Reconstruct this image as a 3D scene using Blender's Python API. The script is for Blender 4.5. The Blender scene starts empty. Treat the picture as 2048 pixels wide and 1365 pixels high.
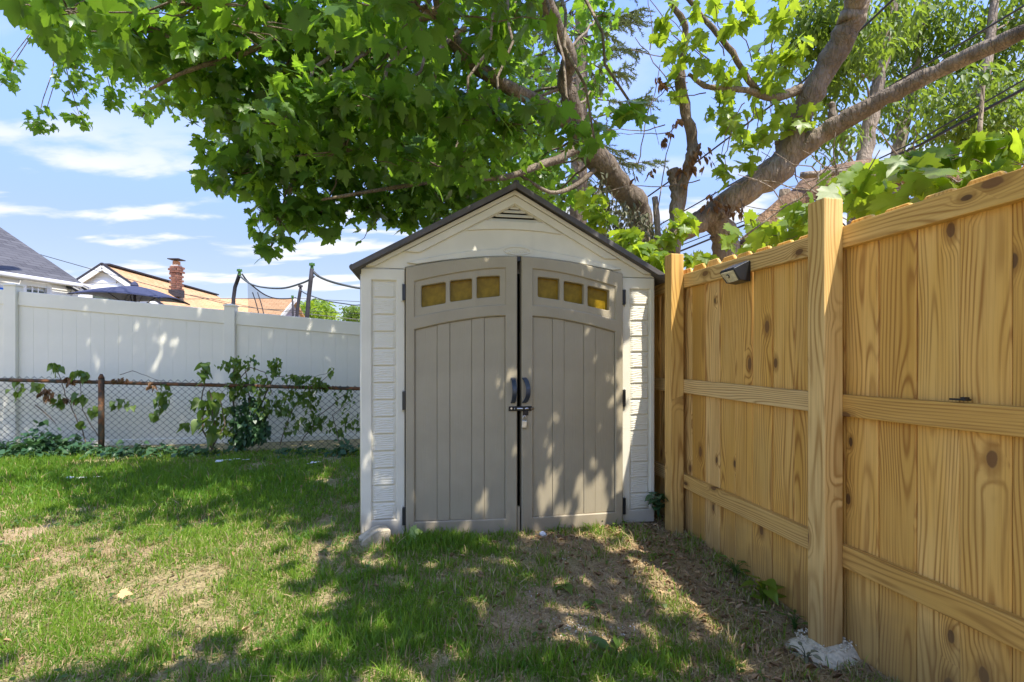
import bpy, bmesh, math, random
import numpy as np
from mathutils import Vector, Matrix
from mathutils.geometry import tessellate_polygon

random.seed(7)
rng = np.random.default_rng(11)
scene = bpy.context.scene
col = scene.collection
R = math.radians

# ------------------------------------------------------------------ camera, sky, sun, exposure
EYE = 1.15
cam_d = bpy.data.cameras.new('camera')
cam = bpy.data.objects.new('camera', cam_d)
col.objects.link(cam)
cam.location = (0, 0, EYE)
cam.rotation_euler = (R(90), 0, 0)
cam_d.sensor_width = 36.0
cam_d.lens = 36.0 * 1000 / 2048
cam_d.shift_y = 47.5 / 2048
cam_d.clip_start = 0.05
cam_d.clip_end = 3000
scene.camera = cam

SUN_EL, SUN_AZ = R(60), math.atan2(0.574, -0.819)      # azimuth from +Y towards +X
SUN = Vector((math.cos(SUN_EL) * math.sin(SUN_AZ), math.cos(SUN_EL) * math.cos(SUN_AZ), math.sin(SUN_EL)))
SKY_STRENGTH = 0.15
sun_d = bpy.data.lights.new('sun', 'SUN')
sun_d.energy = 2.7
sun_d.angle = R(0.55)
sun_d.color = (1.0, 0.94, 0.84)
sun = bpy.data.objects.new('sun', sun_d)
col.objects.link(sun)
sun.rotation_euler = SUN.to_track_quat('Z', 'Y').to_euler()
sun.location = (3, -4, 9)

scene.view_settings.view_transform = 'Standard'
scene.view_settings.look = 'None'
scene.view_settings.exposure = 1.72
scene.view_settings.gamma = 1.0
scene.view_settings.use_curve_mapping = False
scene.render.engine = 'CYCLES'
scene.cycles.max_bounces = 8
scene.cycles.diffuse_bounces = 4
scene.cycles.transmission_bounces = 4
scene.cycles.transparent_max_bounces = 8
scene.cycles.use_denoising = True
scene.cycles.sample_clamp_indirect = 6.0


class Nodes:
    """short-hand for building node trees"""
    def __init__(s, nt):
        s.nt, s.n, s.l = nt, nt.nodes, nt.links

    def new(s, t, **kw):
        nd = s.n.new(t)
        for k, v in kw.items():
            setattr(nd, k, v)
        return nd

    def put(s, sock, v):
        if v is None:
            return
        if isinstance(v, bpy.types.NodeSocket):
            s.l.new(v, sock)
        else:
            if hasattr(sock.default_value, '__len__') and isinstance(v, (tuple, list)):
                v = tuple(v)
                if len(sock.default_value) == 4 and len(v) == 3:
                    v = v + (1.0,)
            sock.default_value = v

    def math(s, op, a, b=None, c=None, clamp=False):
        nd = s.new('ShaderNodeMath', operation=op, use_clamp=clamp)
        for i, v in enumerate((a, b, c)):
            s.put(nd.inputs[i], v)
        return nd.outputs[0]

    def vmath(s, op, a, b=None):
        nd = s.new('ShaderNodeVectorMath', operation=op)
        s.put(nd.inputs[0], a)
        s.put(nd.inputs[1], b)
        return nd.outputs[0]

    def mapping(s, v, loc=(0, 0, 0), sc=(1, 1, 1), rot=(0, 0, 0)):
        nd = s.new('ShaderNodeMapping')
        s.put(nd.inputs[0], v)
        nd.inputs[1].default_value = loc
        nd.inputs[2].default_value = rot
        nd.inputs[3].default_value = sc
        return nd.outputs[0]

    def noise(s, v, scale=5, detail=3, rough=0.55, dist=0.0, out=0):
        nd = s.new('ShaderNodeTexNoise')
        s.put(nd.inputs['Vector'], v)
        nd.inputs['Scale'].default_value = scale
        nd.inputs['Detail'].default_value = detail
        nd.inputs['Roughness'].default_value = rough
        nd.inputs['Distortion'].default_value = dist
        return nd.outputs[out]

    def voronoi(s, v, scale=5, feature='F1', out='Distance', rnd=1.0):
        nd = s.new('ShaderNodeTexVoronoi', feature=feature)
        s.put(nd.inputs['Vector'], v)
        nd.inputs['Scale'].default_value = scale
        nd.inputs['Randomness'].default_value = rnd
        return nd.outputs[out]

    def ramp(s, f, stops, interp='LINEAR'):
        nd = s.new('ShaderNodeValToRGB')
        nd.color_ramp.interpolation = interp
        el = nd.color_ramp.elements
        while len(el) < len(stops):
            el.new(0.5)
        for e, (p, c) in zip(el, stops):
            e.position = p
            if not hasattr(c, '__len__'):
                c = (c, c, c)
            e.color = tuple(c) + (1.0,) if len(c) == 3 else c
        s.put(nd.inputs[0], f)
        return nd.outputs[0]

    def mix(s, f, a, b, blend='MIX'):
        nd = s.new('ShaderNodeMix', data_type='RGBA', blend_type=blend)
        s.put(nd.inputs[0], f)
        s.put(nd.inputs[6], a)
        s.put(nd.inputs[7], b)
        return nd.outputs[2]

    def step(s, v, lo, hi):
        nd = s.new('ShaderNodeMapRange', interpolation_type='SMOOTHSTEP')
        s.put(nd.inputs[0], v)
        nd.inputs[1].default_value = lo
        nd.inputs[2].default_value = hi
        return nd.outputs[0]

    def bump(s, h, strength=0.3, dist=0.01, normal=None):
        nd = s.new('ShaderNodeBump')
        nd.inputs['Strength'].default_value = strength
        nd.inputs['Distance'].default_value = dist
        s.put(nd.inputs['Height'], h)
        if normal is not None:
            s.put(nd.inputs['Normal'], normal)
        return nd.outputs[0]

    def coord(s, which='Object'):
        return s.new('ShaderNodeTexCoord').outputs[which]

    def rand(s):
        return s.new('ShaderNodeObjectInfo').outputs['Random']

    def attr(s, name):
        return s.new('ShaderNodeAttribute', attribute_name=name).outputs['Fac']


# ---- world
world = bpy.data.worlds.new("World")
scene.world = world
world.use_nodes = True
W_ = Nodes(world.node_tree)
world.node_tree.nodes.clear()
sky = W_.new('ShaderNodeTexSky', sky_type='NISHITA')
sky.sun_disc = False
sky.sun_elevation = SUN_EL
sky.sun_rotation = SUN_AZ
sky.altitude = 100
sky.air_density = 1.0
sky.dust_density = 0.6
sky.ozone_density = 2.0
gen = W_.coord('Generated')
sep = W_.new('ShaderNodeSeparateXYZ')
W_.put(sep.inputs[0], gen)
zz = W_.math('MAXIMUM', sep.outputs[2], 0.0)
inv = W_.math('DIVIDE', 1.0, W_.math('ADD', zz, 0.12))
comb = W_.new('ShaderNodeCombineXYZ')
W_.put(comb.inputs[0], W_.math('MULTIPLY', sep.outputs[0], inv))
W_.put(comb.inputs[1], W_.math('MULTIPLY', sep.outputs[1], inv))
W_.put(comb.inputs[2], 0.0)
cn = W_.noise(W_.mapping(comb.outputs[0], loc=(3.1, 1.7, 0), sc=(0.85, 1.7, 1)), scale=1.7, detail=8, rough=0.52, dist=0.25)
cmask = W_.step(cn, 0.50, 0.62)
lowband = W_.math('SUBTRACT', 1.0, W_.step(zz, 0.26, 0.40))
cmask = W_.math('MULTIPLY', cmask, W_.math('ADD', 0.18, W_.math('MULTIPLY', lowband, 0.8)))
haze = W_.math('MULTIPLY', W_.math('SUBTRACT', 1.0, W_.step(zz, 0.16, 0.66)), 0.96)
skyc = W_.mix(1.0, sky.outputs[0], (0.80, 0.82, 1.06), 'MULTIPLY')
skyc = W_.mix(haze, skyc, (0.88, 1.25, 2.12))
low = W_.math('MULTIPLY', W_.math('SUBTRACT', 1.0, W_.step(zz, 0.02, 0.30)), 0.85)
skyc = W_.mix(low, skyc, (1.62, 1.90, 2.25))
skyc = W_.mix(cmask, skyc, (2.2, 2.24, 2.34))
bg = W_.new('ShaderNodeBackground')
W_.put(bg.inputs[0], skyc)
bg.inputs[1].default_value = SKY_STRENGTH
wo = W_.new('ShaderNodeOutputWorld')
world.node_tree.links.new(bg.outputs[0], wo.inputs[0])


# ------------------------------------------------------------------ helpers
def at(px, py, Y):
    """the point at depth Y seen at photograph pixel (px, py)"""
    return Vector(((px - 1024) / 1000 * Y, Y, EYE + (730 - py) / 1000 * Y))


WM = {}          # world matrix of every object made here


def place(o, M, parent=None):
    WM[o] = M.copy()
    if parent is not None:
        o.parent = parent
        o.matrix_basis = WM[parent].inverted() @ M
    else:
        o.matrix_basis = M
    return o


def tag(o, label=None, cat=None, group=None, kind=None):
    if label: o['label'] = label
    if cat: o['category'] = cat
    if group: o['group'] = group
    if kind: o['kind'] = kind
    return o


def thing(name, label, cat, loc=(0, 0, 0), rotz=0.0, group=None):
    o = bpy.data.objects.new(name, None)
    o.empty_display_size = 0.1
    col.objects.link(o)
    place(o, Matrix.Translation(Vector(loc)) @ Matrix.Rotation(rotz, 4, 'Z'))
    return tag(o, label, cat, group)


def fast_mesh(name, V, F, tint=None, smooth=False):
    """V (n,3) floats, F (m,k) ints"""
    V = np.asarray(V, dtype=np.float32)
    F = np.asarray(F, dtype=np.int32)
    me = bpy.data.meshes.new(name)
    k = F.shape[1]
    me.vertices.add(len(V))
    me.vertices.foreach_set('co', V.ravel())
    me.loops.add(F.size)
    me.loops.foreach_set('vertex_index', F.ravel())
    me.polygons.add(len(F))
    me.polygons.foreach_set('loop_start', np.arange(0, F.size, k, dtype=np.int32))
    if smooth:
        me.polygons.foreach_set('use_smooth', np.ones(len(F), dtype=bool))
    me.update(calc_edges=True)
    if tint is not None:
        a = me.attributes.new('tint', 'FLOAT', 'POINT')
        a.data.foreach_set('value', np.asarray(tint, dtype=np.float32))
    return me


def link_mesh(name, me, mat, parent=None, M=None):
    o = bpy.data.objects.new(name, me)
    if mat is not None and not me.materials:
        me.materials.append(mat)
    col.objects.link(o)
    return place(o, M if M is not None else Matrix.Identity(4), parent)


class MB:
    """collects shapes, builds them as ONE mesh object"""
    def __init__(s):
        s.v, s.f = [], []

    def add(s, verts, faces):
        b = len(s.v)
        s.v += [Vector(p) for p in verts]
        s.f += [tuple(i + b for i in f) for f in faces]
        return s

    def box(s, c, size, rot=None):
        c = Vector(c)
        h = [x / 2 for x in size]
        vs = [Vector((sx * h[0], sy * h[1], sz * h[2])) for sz in (-1, 1) for sy in (-1, 1) for sx in (-1, 1)]
        if rot is not None:
            vs = [rot @ p for p in vs]
        return s.add([p + c for p in vs], [(0, 2, 3, 1), (4, 5, 7, 6), (0, 1, 5, 4), (2, 6, 7, 3), (0, 4, 6, 2), (1, 3, 7, 5)])

    def box2(s, a, b):
        a, b = Vector(a), Vector(b)
        return s.box((a + b) / 2, (abs(b.x - a.x), abs(b.y - a.y), abs(b.z - a.z)))

    def bar(s, a, b, w, t, up=(0, 0, 1)):
        """box from a to b, w across (perpendicular to up), t along up"""
        a, b = Vector(a), Vector(b)
        d = (b - a)
        L = d.length
        d.normalize()
        x = d.cross(Vector(up)).normalized()
        u = x.cross(d)
        rot = Matrix((d, x, u)).transposed()
        return s.box((a + b) / 2, (L, w, t), rot)

    def prism(s, poly, y0, y1):
        """polygon in x,z (counter-clockwise seen from -y), y0 front, y1 back"""
        n = len(poly)
        vs = [(x, y0, z) for x, z in poly] + [(x, y1, z) for x, z in poly]
        fs = [tuple(range(n)), tuple(range(2 * n - 1, n - 1, -1))]
        fs += [(i, i + n, (i + 1) % n + n, (i + 1) % n) for i in range(n)]
        return s.add(vs, fs)

    def tube(s, pts, rad, n=6, cap=True):
        pts = [Vector(p) for p in pts]
        m = len(pts)
        if not hasattr(rad, '__len__'):
            rad = [rad] * m
        base = len(s.v)
        prev = None
        for i, p in enumerate(pts):
            d = (pts[min(i + 1, m - 1)] - pts[max(i - 1, 0)])
            if d.length < 1e-9:
                d = Vector((0, 0, 1))
            d.normalize()
            if prev is None:
                ref = Vector((0, 0, 1)) if abs(d.z) < 0.9 else Vector((1, 0, 0))
                x = d.cross(ref).normalized()
            else:
                x = (prev - d * prev.dot(d))
                x = x.normalized() if x.length > 1e-6 else d.orthogonal().normalized()
            prev = x
            y = d.cross(x)
            for k in range(n):
                a = 2 * math.pi * k / n
                s.v.append(p + (x * math.cos(a) + y * math.sin(a)) * rad[i])
        for i in range(m - 1):
            for k in range(n):
                k2 = (k + 1) % n
                s.f.append((base + i * n + k, base + i * n + k2, base + (i + 1) * n + k2, base + (i + 1) * n + k))
        if cap:
            s.f.append(tuple(base + k for k in reversed(range(n))))
            s.f.append(tuple(base + (m - 1) * n + k for k in range(n)))
        return s

    def build(s, name, mat, parent=None, space=None, smooth=False, bevel=0.0, seg=2, centre=True):
        M = space if space is not None else Matrix.Identity(4)
        vs = [M @ p for p in s.v]
        rot = M.to_3x3().normalized().to_4x4()
        if centre and vs:
            c = sum(vs, Vector()) / len(vs)
        else:
            c = M.translation
        T = Matrix.Translation(c) @ rot
        Ti = T.inverted()
        me = bpy.data.meshes.new(name)
        me.from_pydata([Ti @ p for p in vs], [], s.f)
        if smooth:
            me.polygons.foreach_set('use_smooth', [True] * len(me.polygons))
        me.update()
        o = link_mesh(name, me, mat, parent, T)
        if bevel:
            md = o.modifiers.new('bevel', 'BEVEL')
            md.width = bevel
            md.segments = seg
            md.limit_method = 'ANGLE'
            md.angle_limit = R(40)
        return o


def offset_loop(loop, d):
    """move a closed 2-D loop to its left by d (left of a ccw loop is inside)"""
    n = len(loop)
    out = []
    for i in range(n):
        p0, p1, p2 = Vector(loop[i - 1]), Vector(loop[i]), Vector(loop[(i + 1) % n])
        a, b = (p1 - p0).normalized(), (p2 - p1).normalized()
        na, nb = Vector((-a.y, a.x)), Vector((-b.y, b.x))
        m = na + nb
        if m.length < 1e-6:
            m = na
        m.normalize()
        k = max(m.dot(na), 0.35)
        out.append(tuple(p1 + m * (d / k)))
    return out


def plate(mb, outer, holes, y0, y1, ch=0.004):
    """flat plate in x,z with holes, front at y0 (towards -y), back at y1, chamfered edges.  outer ccw, holes cw"""
    loops = [outer] + holes
    inner = [offset_loop(l, ch) for l in loops] if ch else loops
    vs, fs, base = [], [], []
    for l_in, l in zip(inner, loops):
        b = len(vs)
        n = len(l)
        vs += [(x, y0, z) for x, z in l_in] + [(x, y0 + ch, z) for x, z in l] + [(x, y1, z) for x, z in l]
        for i in range(n):
            j = (i + 1) % n
            fs.append((b + i, b + n + i, b + n + j, b + j))
            fs.append((b + n + i, b + 2 * n + i, b + 2 * n + j, b + n + j))
        base.append((b, n))
    flat, idx = [], []
    for (b, n), l_in in zip(base, inner):
        flat.append([Vector((x, z, 0)) for x, z in l_in])
        idx += [b + i for i in range(n)]
    for t in tessellate_polygon(flat):
        fs.append(tuple(idx[i] for i in t))
    mb.add(vs, fs)
    return mb


def fix_normals(o):
    bm = bmesh.new()
    bm.from_mesh(o.data)
    bmesh.ops.recalc_face_normals(bm, faces=bm.faces)
    bm.to_mesh(o.data)
    bm.free()
    return o


# ------------------------------------------------------------------ materials
MAT = {}


def new_mat(name):
    m = bpy.data.materials.new(name)
    m.use_nodes = True
    m.node_tree.nodes.clear()
    N = Nodes(m.node_tree)
    out = N.new('ShaderNodeOutputMaterial')
    MAT[name] = m
    return m, N, out


def principled(N, out, color, rough=0.6, normal=None, metal=0.0, spec=0.5, link=True):
    b = N.new('ShaderNodeBsdfPrincipled')
    N.put(b.inputs['Base Color'], color)
    N.put(b.inputs['Roughness'], rough)
    N.put(b.inputs['Metallic'], metal)
    b.inputs['Specular IOR Level'].default_value = spec
    if normal is not None:
        N.put(b.inputs['Normal'], normal)
    if link:
        N.l.new(b.outputs[0], out.inputs[0])
    return b


def simple(name, color, rough=0.6, metal=0.0, var=0.12, scale=9.0, bump=0.08, spec=0.5, bdist=0.004):
    m, N, out = new_mat(name)
    c = N.coord()
    n1 = N.noise(c, scale, 5)
    dark = tuple(x * (1 - var) for x in color)
    lite = tuple(min(1, x * (1 + var)) for x in color)
    cc = N.mix(N.step(n1, 0.3, 0.7), dark, lite)
    n2 = N.noise(c, scale * 12, 3)
    principled(N, out, cc, rough, N.bump(n2, bump, bdist), metal, spec)
    return m


def wood(name, light, mid, dark, knots=True, spin=0.0):
    m, N, out = new_mat(name)
    c = N.coord()
    r = N.rand()
    r2 = N.math('FRACT', N.math('MULTIPLY', r, 17.31))
    r3 = N.math('FRACT', N.math('MULTIPLY', r, 71.77))
    off = N.new('ShaderNodeCombineXYZ')
    for i, k in enumerate((37.0, 91.0, 53.0)):
        N.put(off.inputs[i], N.math('MULTIPLY', r, k))
    v = N.vmath('ADD', c, off.outputs[0])
    s = N.new('ShaderNodeSeparateXYZ')
    N.put(s.inputs[0], c)
    wob = N.noise(N.mapping(v, sc=(1.2, 1.2, 0.8)), 1.5, 1)
    wob2 = N.noise(N.mapping(v, loc=(9, 4, 2), sc=(3, 3, 0.55)), 2.4, 1)
    x = N.math('ADD', s.outputs[0], N.math('MULTIPLY', N.math('SUBTRACT', r2, 0.5), 0.16))
    x = N.math('ADD', x, N.math('MULTIPLY', N.math('SUBTRACT', wob, 0.5), 0.10))
    d = N.math('ADD', N.math('MULTIPLY', r3, 0.05), N.math('MULTIPLY', N.math('SUBTRACT', wob2, 0.42), 0.085))
    d = N.math('ADD', d, s.outputs[1])
    rr = N.math('SQRT', N.math('ADD', N.math('MULTIPLY', x, x), N.math('MULTIPLY', d, d)))
    if knots:
        sv = N.new('ShaderNodeSeparateXYZ')
        N.put(sv.inputs[0], v)
        kv = N.new('ShaderNodeCombineXYZ')
        N.put(kv.inputs[0], N.math('ADD', N.math('MULTIPLY', sv.outputs[0], 6.2), N.math('MULTIPLY', sv.outputs[1], 1.3)))
        N.put(kv.inputs[1], N.math('MULTIPLY', sv.outputs[2], 3.1))
        vt = N.new('ShaderNodeTexVoronoi', voronoi_dimensions='2D', feature='F1')
        N.put(vt.inputs['Vector'], kv.outputs[0])
        vt.inputs['Scale'].default_value = 1.0
        ks = N.new('ShaderNodeSeparateColor')
        N.put(ks.inputs[0], vt.outputs['Color'])
        gone = N.math('LESS_THAN', ks.outputs[0], 0.58)
        size = N.math('ADD', 0.62, N.math('MULTIPLY', ks.outputs[1], 0.75))
        kd = N.math('ADD', N.math('DIVIDE', vt.outputs['Distance'], size), gone)
        kd = N.math('ADD', kd, N.math('MULTIPLY', N.math('SUBTRACT', N.noise(v, 28, 3), 0.5), 0.05))
        kin = N.math('SUBTRACT', 1.0, N.step(kd, 0.03, 0.30))
        rr = N.math('ADD', rr, N.math('MULTIPLY', kin, 0.022))
    ring = N.math('SINE', N.math('MULTIPLY', rr, 2 * math.pi / 0.0105))
    ring = N.math('ADD', N.math('MULTIPLY', ring, 0.5), 0.5)
    ring = N.math('POWER', ring, 2.8)
    fade = N.noise(N.mapping(v, sc=(4, 4, 1)), 2.2, 2)
    ring = N.math('MULTIPLY', ring, N.math('ADD', 0.30, N.math('MULTIPLY', N.step(fade, 0.30, 0.62), 0.70)))
    fib = N.noise(N.mapping(v, sc=(150, 150, 3.0)), 1.0, 4)
    big = N.noise(N.mapping(v, sc=(5, 5, 0.8)), 1.3, 3)
    base = N.mix(N.step(big, 0.3, 0.72), mid, light)
    base = N.mix(N.math('MULTIPLY', r2, 0.5), base, mid)
    tone = N.math('FRACT', N.math('MULTIPLY', r, 131.7))
    base = N.mix(N.math('MULTIPLY', N.step(tone, 0.40, 1.0), 0.75), base, (0.56, 0.30, 0.055))
    base = N.mix(N.math('MULTIPLY', N.math('SUBTRACT', 1.0, N.step(tone, 0.0, 0.35)), 0.6), base, (0.82, 0.62, 0.32))
    cc = N.mix(N.math('MULTIPLY', ring, 0.80), base, dark)
    cc = N.mix(N.math('MULTIPLY', N.step(fib, 0.42, 0.75), 0.36), cc, dark)
    # faint green-grey of pressure treatment
    cc = N.mix(N.math('MULTIPLY', N.step(N.noise(v, 1.1, 2), 0.5, 0.75), 0.14), cc, (0.40, 0.33, 0.12))
    # dirt splashed at the foot of the boards
    if knots:
        core = N.math('SUBTRACT', 1.0, N.step(kd, 0.062, 0.090))
        rim = N.math('SUBTRACT', N.math('SUBTRACT', 1.0, N.step(kd, 0.09, 0.19)), core, clamp=True)
        cc = N.mix(N.math('MULTIPLY', rim, 0.55), cc, tuple(x * 0.8 for x in dark))
        cc = N.mix(N.math('MULTIPLY', core, 0.92), cc, N.mix(ks.outputs[1], (0.060, 0.028, 0.013), (0.17, 0.075, 0.026)))
    gpos = N.new('ShaderNodeSeparateXYZ')
    N.put(gpos.inputs[0], N.new('ShaderNodeNewGeometry').outputs['Position'])
    splash = N.math('SUBTRACT', 1.0, N.step(N.math('ADD', gpos.outputs[2], N.math('MULTIPLY', N.noise(v, 6, 4), -0.35)), -0.12, 0.22))
    cc = N.mix(N.math('MULTIPLY', splash, 0.5), cc, (0.20, 0.135, 0.06))
    cc = N.mix(N.math('MULTIPLY', N.step(N.noise(N.mapping(v, sc=(20, 20, 2)), 1.0, 4), 0.62, 0.82), 0.14), cc, (0.30, 0.18, 0.07))
    bm = N.math('ADD', N.math('MULTIPLY', ring, 0.5), N.math('MULTIPLY', fib, 0.8))
    principled(N, out, cc, 0.62, N.bump(bm, 0.25, 0.002), 0, 0.35)
    return m


wood('fence_wood', (0.86, 0.560, 0.195), (0.72, 0.405, 0.085), (0.30, 0.115, 0.016))
wood('rail_wood', (0.74, 0.490, 0.180), (0.60, 0.365, 0.095), (0.31, 0.145, 0.030))


def resin(name, color, grain_axis='z', grain=0.35, rough=0.55):
    m, N, out = new_mat(name)
    c = N.coord()
    sc = {'z': (90, 90, 5), 'x': (5, 90, 90)}[grain_axis]
    g = N.noise(N.mapping(c, sc=sc), 1.0, 4, 0.6)
    big = N.noise(c, 3.0, 5)
    cc = N.mix(N.step(big, 0.3, 0.75), tuple(x * 0.90 for x in color), tuple(min(1, x * 1.05) for x in color))
    # splashed soil along the foot
    g2 = N.new('ShaderNodeNewGeometry')
    sp = N.new('ShaderNodeSeparateXYZ')
    N.put(sp.inputs[0], g2.outputs['Position'])
    low = N.math('SUBTRACT', 1.0, N.step(N.math('ADD', sp.outputs[2], N.math('MULTIPLY', N.noise(c, 7, 4), -0.28)), -0.06, 0.13))
    cc = N.mix(N.math('MULTIPLY', low, 0.55), cc, (0.24, 0.19, 0.13))
    streak = N.noise(N.mapping(c, sc=(14, 14, 0.8)), 1.0, 4)
    cc = N.mix(N.math('MULTIPLY', N.step(streak, 0.55, 0.8), 0.14), cc, tuple(x * 0.6 for x in color))
    principled(N, out, cc, rough, N.bump(g, grain, 0.0025), 0, 0.4)
    return m


resin('shed_white', (0.68, 0.645, 0.53), 'x', 0.22)
resin('shed_shake', (0.69, 0.655, 0.54), 'x', 0.7)
resin('shed_taupe', (0.350, 0.300, 0.205), 'z', 0.6)
simple('shed_roof', (0.085, 0.078, 0.078), 0.7, var=0.25, scale=6, bump=0.3)
simple('interior_shade', (0.012, 0.012, 0.011), 0.9)  # near-black, shade of the shed's inside put into the colour
simple('black_plastic', (0.014, 0.015, 0.018), 0.35, var=0.2, scale=20)
simple('grey_blue_plastic', (0.035, 0.045, 0.065), 0.28, var=0.2, scale=25)
simple('black_metal', (0.012, 0.012, 0.013), 0.38, metal=0.3)
simple('steel', (0.62, 0.60, 0.55), 0.38, metal=1.0, var=0.15, scale=40)
simple('bolt_steel', (0.55, 0.55, 0.55), 0.3, metal=1.0)
simple('vinyl', (0.74, 0.715, 0.60), 0.42, var=0.035, scale=2.5, bump=0.02)
simple('concrete', (0.46, 0.39, 0.27), 0.95, var=0.28, scale=16, bump=0.9, bdist=0.01)
simple('white_concrete', (0.60, 0.53, 0.39), 0.95, var=0.25, scale=45, bump=0.7, bdist=0.004)
simple('white_paint', (0.80, 0.80, 0.79), 0.5, var=0.04, scale=3)
simple('house_siding', (0.80, 0.79, 0.76), 0.5, var=0.04, scale=3)
simple('gutter_grey', (0.62, 0.62, 0.64), 0.4, var=0.06, scale=4)
simple('lilac_siding', (0.42, 0.38, 0.45), 0.6, var=0.06, scale=4)
simple('navy_fabric', (0.030, 0.036, 0.080), 0.8, var=0.15, scale=12, bump=0.2)
simple('foam_dark', (0.028, 0.026, 0.036), 0.8, var=0.2, scale=12)
simple('green_plastic', (0.045, 0.12, 0.02), 0.5, var=0.25, scale=25)
simple('rope_blue_grey', (0.06, 0.075, 0.09), 0.7, var=0.2, scale=30)
simple('cable', (0.016, 0.017, 0.020), 0.5)
simple('blue_sheet', (0.02, 0.16, 0.65), 0.5)
simple('lamp_panel', (0.03, 0.05, 0.10), 0.16, var=0.2, scale=25, spec=0.8)
simple('lamp_lens', (0.62, 0.56, 0.38), 0.25, var=0.18, scale=60, bump=0.5)
simple('stick', (0.12, 0.085, 0.055), 0.85, var=0.3, scale=30)
simple('debris_white', (0.72, 0.71, 0.68), 0.8, var=0.12, scale=30)
simple('clay', (0.45, 0.22, 0.10), 0.8)


def pane_mat():
    m, N, out = new_mat('amber_pane')
    c = N.coord()
    n = N.noise(c, 26, 4)
    n2 = N.noise(N.mapping(c, sc=(3, 3, 60)), 2.0, 2)
    cc = N.mix(N.step(n, 0.3, 0.7), (0.19, 0.118, 0.004), (0.27, 0.170, 0.008))
    cc = N.mix(N.math('MULTIPLY', N.step(n2, 0.5, 0.8), 0.3), cc, (0.13, 0.085, 0.012))
    principled(N, out, cc, 0.28, N.bump(n, 0.06, 0.002), 0, 0.2)
pane_mat()


def glass_mat():
    m, N, out = new_mat('window_glass')
    c = N.coord()
    cc = N.mix(N.step(N.noise(c, 9, 3), 0.4, 0.6), (0.015, 0.025, 0.02), (0.06, 0.075, 0.05))
    principled(N, out, cc, 0.04, None, 0, 0.8)
glass_mat()


def rust_mat():
    m, N, out = new_mat('rusty_metal')
    c = N.coord()
    n = N.noise(c, 14, 6, 0.65)
    cc = N.ramp(n, [(0.3, (0.035, 0.055, 0.045)), (0.46, (0.06, 0.045, 0.03)), (0.6, (0.17, 0.075, 0.03)), (0.75, (0.11, 0.05, 0.025))])
    principled(N, out, cc, 0.8, N.bump(N.noise(c, 90, 3), 0.4, 0.003), 0.1, 0.3)
rust_mat()
simple('wire', (0.03, 0.034, 0.03), 0.6, metal=0.4, var=0.4, scale=20)


def shingle_mat(name, c1, c2, c3):
    m, N, out = new_mat(name)
    c = N.coord()
    bt = N.new('ShaderNodeTexBrick')
    N.put(bt.inputs['Vector'], c)
    bt.inputs['Scale'].default_value = 1.0
    bt.inputs['Brick Width'].default_value = 0.28
    bt.inputs['Row Height'].default_value = 0.13
    bt.inputs['Mortar Size'].default_value = 0.008
    bt.inputs['Color1'].default_value = c1 + (1,)
    bt.inputs['Color2'].default_value = c2 + (1,)
    bt.inputs['Mortar'].default_value = c3 + (1,)
    n = N.noise(c, 1.4, 5)
    cc = N.mix(N.math('MULTIPLY', N.step(n, 0.35, 0.7), 0.45), bt.outputs[0], c2)
    n3 = N.noise(c, 45, 3)
    cc = N.mix(N.math('MULTIPLY', n3, 0.35), cc, c3)
    principled(N, out, cc, 0.9, N.bump(bt.outputs['Fac'], -0.6, 0.012), 0, 0.2)
shingle_mat('grey_shingle', (0.075, 0.075, 0.085), (0.12, 0.12, 0.13), (0.03, 0.03, 0.035))
shingle_mat('orange_shingle', (0.46, 0.27, 0.13), (0.58, 0.37, 0.20), (0.25, 0.13, 0.06))
shingle_mat('pale_shingle', (0.26, 0.25, 0.27), (0.34, 0.33, 0.34), (0.14, 0.14, 0.15))


def brick_mat():
    m, N, out = new_mat('chimney_brick')
    c = N.coord()
    n = N.noise(N.vmath('ADD', c, (0, 0, 0)), 30, 4)
    r = N.rand()
    cc = N.ramp(r, [(0.0, (0.13, 0.055, 0.04)), (0.4, (0.20, 0.085, 0.055)), (0.7, (0.27, 0.14, 0.095)), (1.0, (0.12, 0.065, 0.05))])
    cc = N.mix(N.math('MULTIPLY', n, 0.3), cc, (0.12, 0.06, 0.05))
    principled(N, out, cc, 0.9, N.bump(n, 0.4, 0.01))
brick_mat()
simple('mortar', (0.50, 0.46, 0.42), 0.95)


def bark_mat(name, a, b, cdark, scale=1.0):
    m, N, out = new_mat(name)
    c = N.coord()
    n = N.noise(N.mapping(c, sc=(9 * scale, 9 * scale, 3 * scale)), 1.0, 6, 0.62)
    n2 = N.noise(c, 2.2 * scale, 4)
    n3 = N.voronoi(N.mapping(c, sc=(26 * scale, 26 * scale, 11 * scale)), 1.0)
    cc = N.mix(N.step(n2, 0.35, 0.68), a, b)
    cc = N.mix(N.math('MULTIPLY', N.step(n, 0.45, 0.72), 0.6), cc, cdark)
    h = N.math('ADD', N.math('MULTIPLY', n, 1.0), N.math('MULTIPLY', n3, 0.6))
    crack = N.math('SUBTRACT', 1.0, N.step(N.voronoi(N.mapping(c, sc=(34 * scale, 34 * scale, 9 * scale)), 1.0, 'DISTANCE_TO_EDGE'), 0.0, 0.10))
    cc = N.mix(N.math('MULTIPLY', N.math('MULTIPLY', crack, N.step(n2, 0.4, 0.6)), 0.16), cc, cdark)
    lich = N.step(N.noise(c, 7 * scale, 4), 0.60, 0.72)
    cc = N.mix(N.math('MULTIPLY', lich, 0.35), cc, (0.34, 0.33, 0.27))
    h = N.math('SUBTRACT', h, N.math('MULTIPLY', crack, 0.14))
    principled(N, out, cc, 0.88, N.bump(h, 1.0, 0.03), 0, 0.25)
bark_mat('bark', (0.15, 0.118, 0.085), (0.28, 0.225, 0.165), (0.06, 0.045, 0.032))
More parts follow.
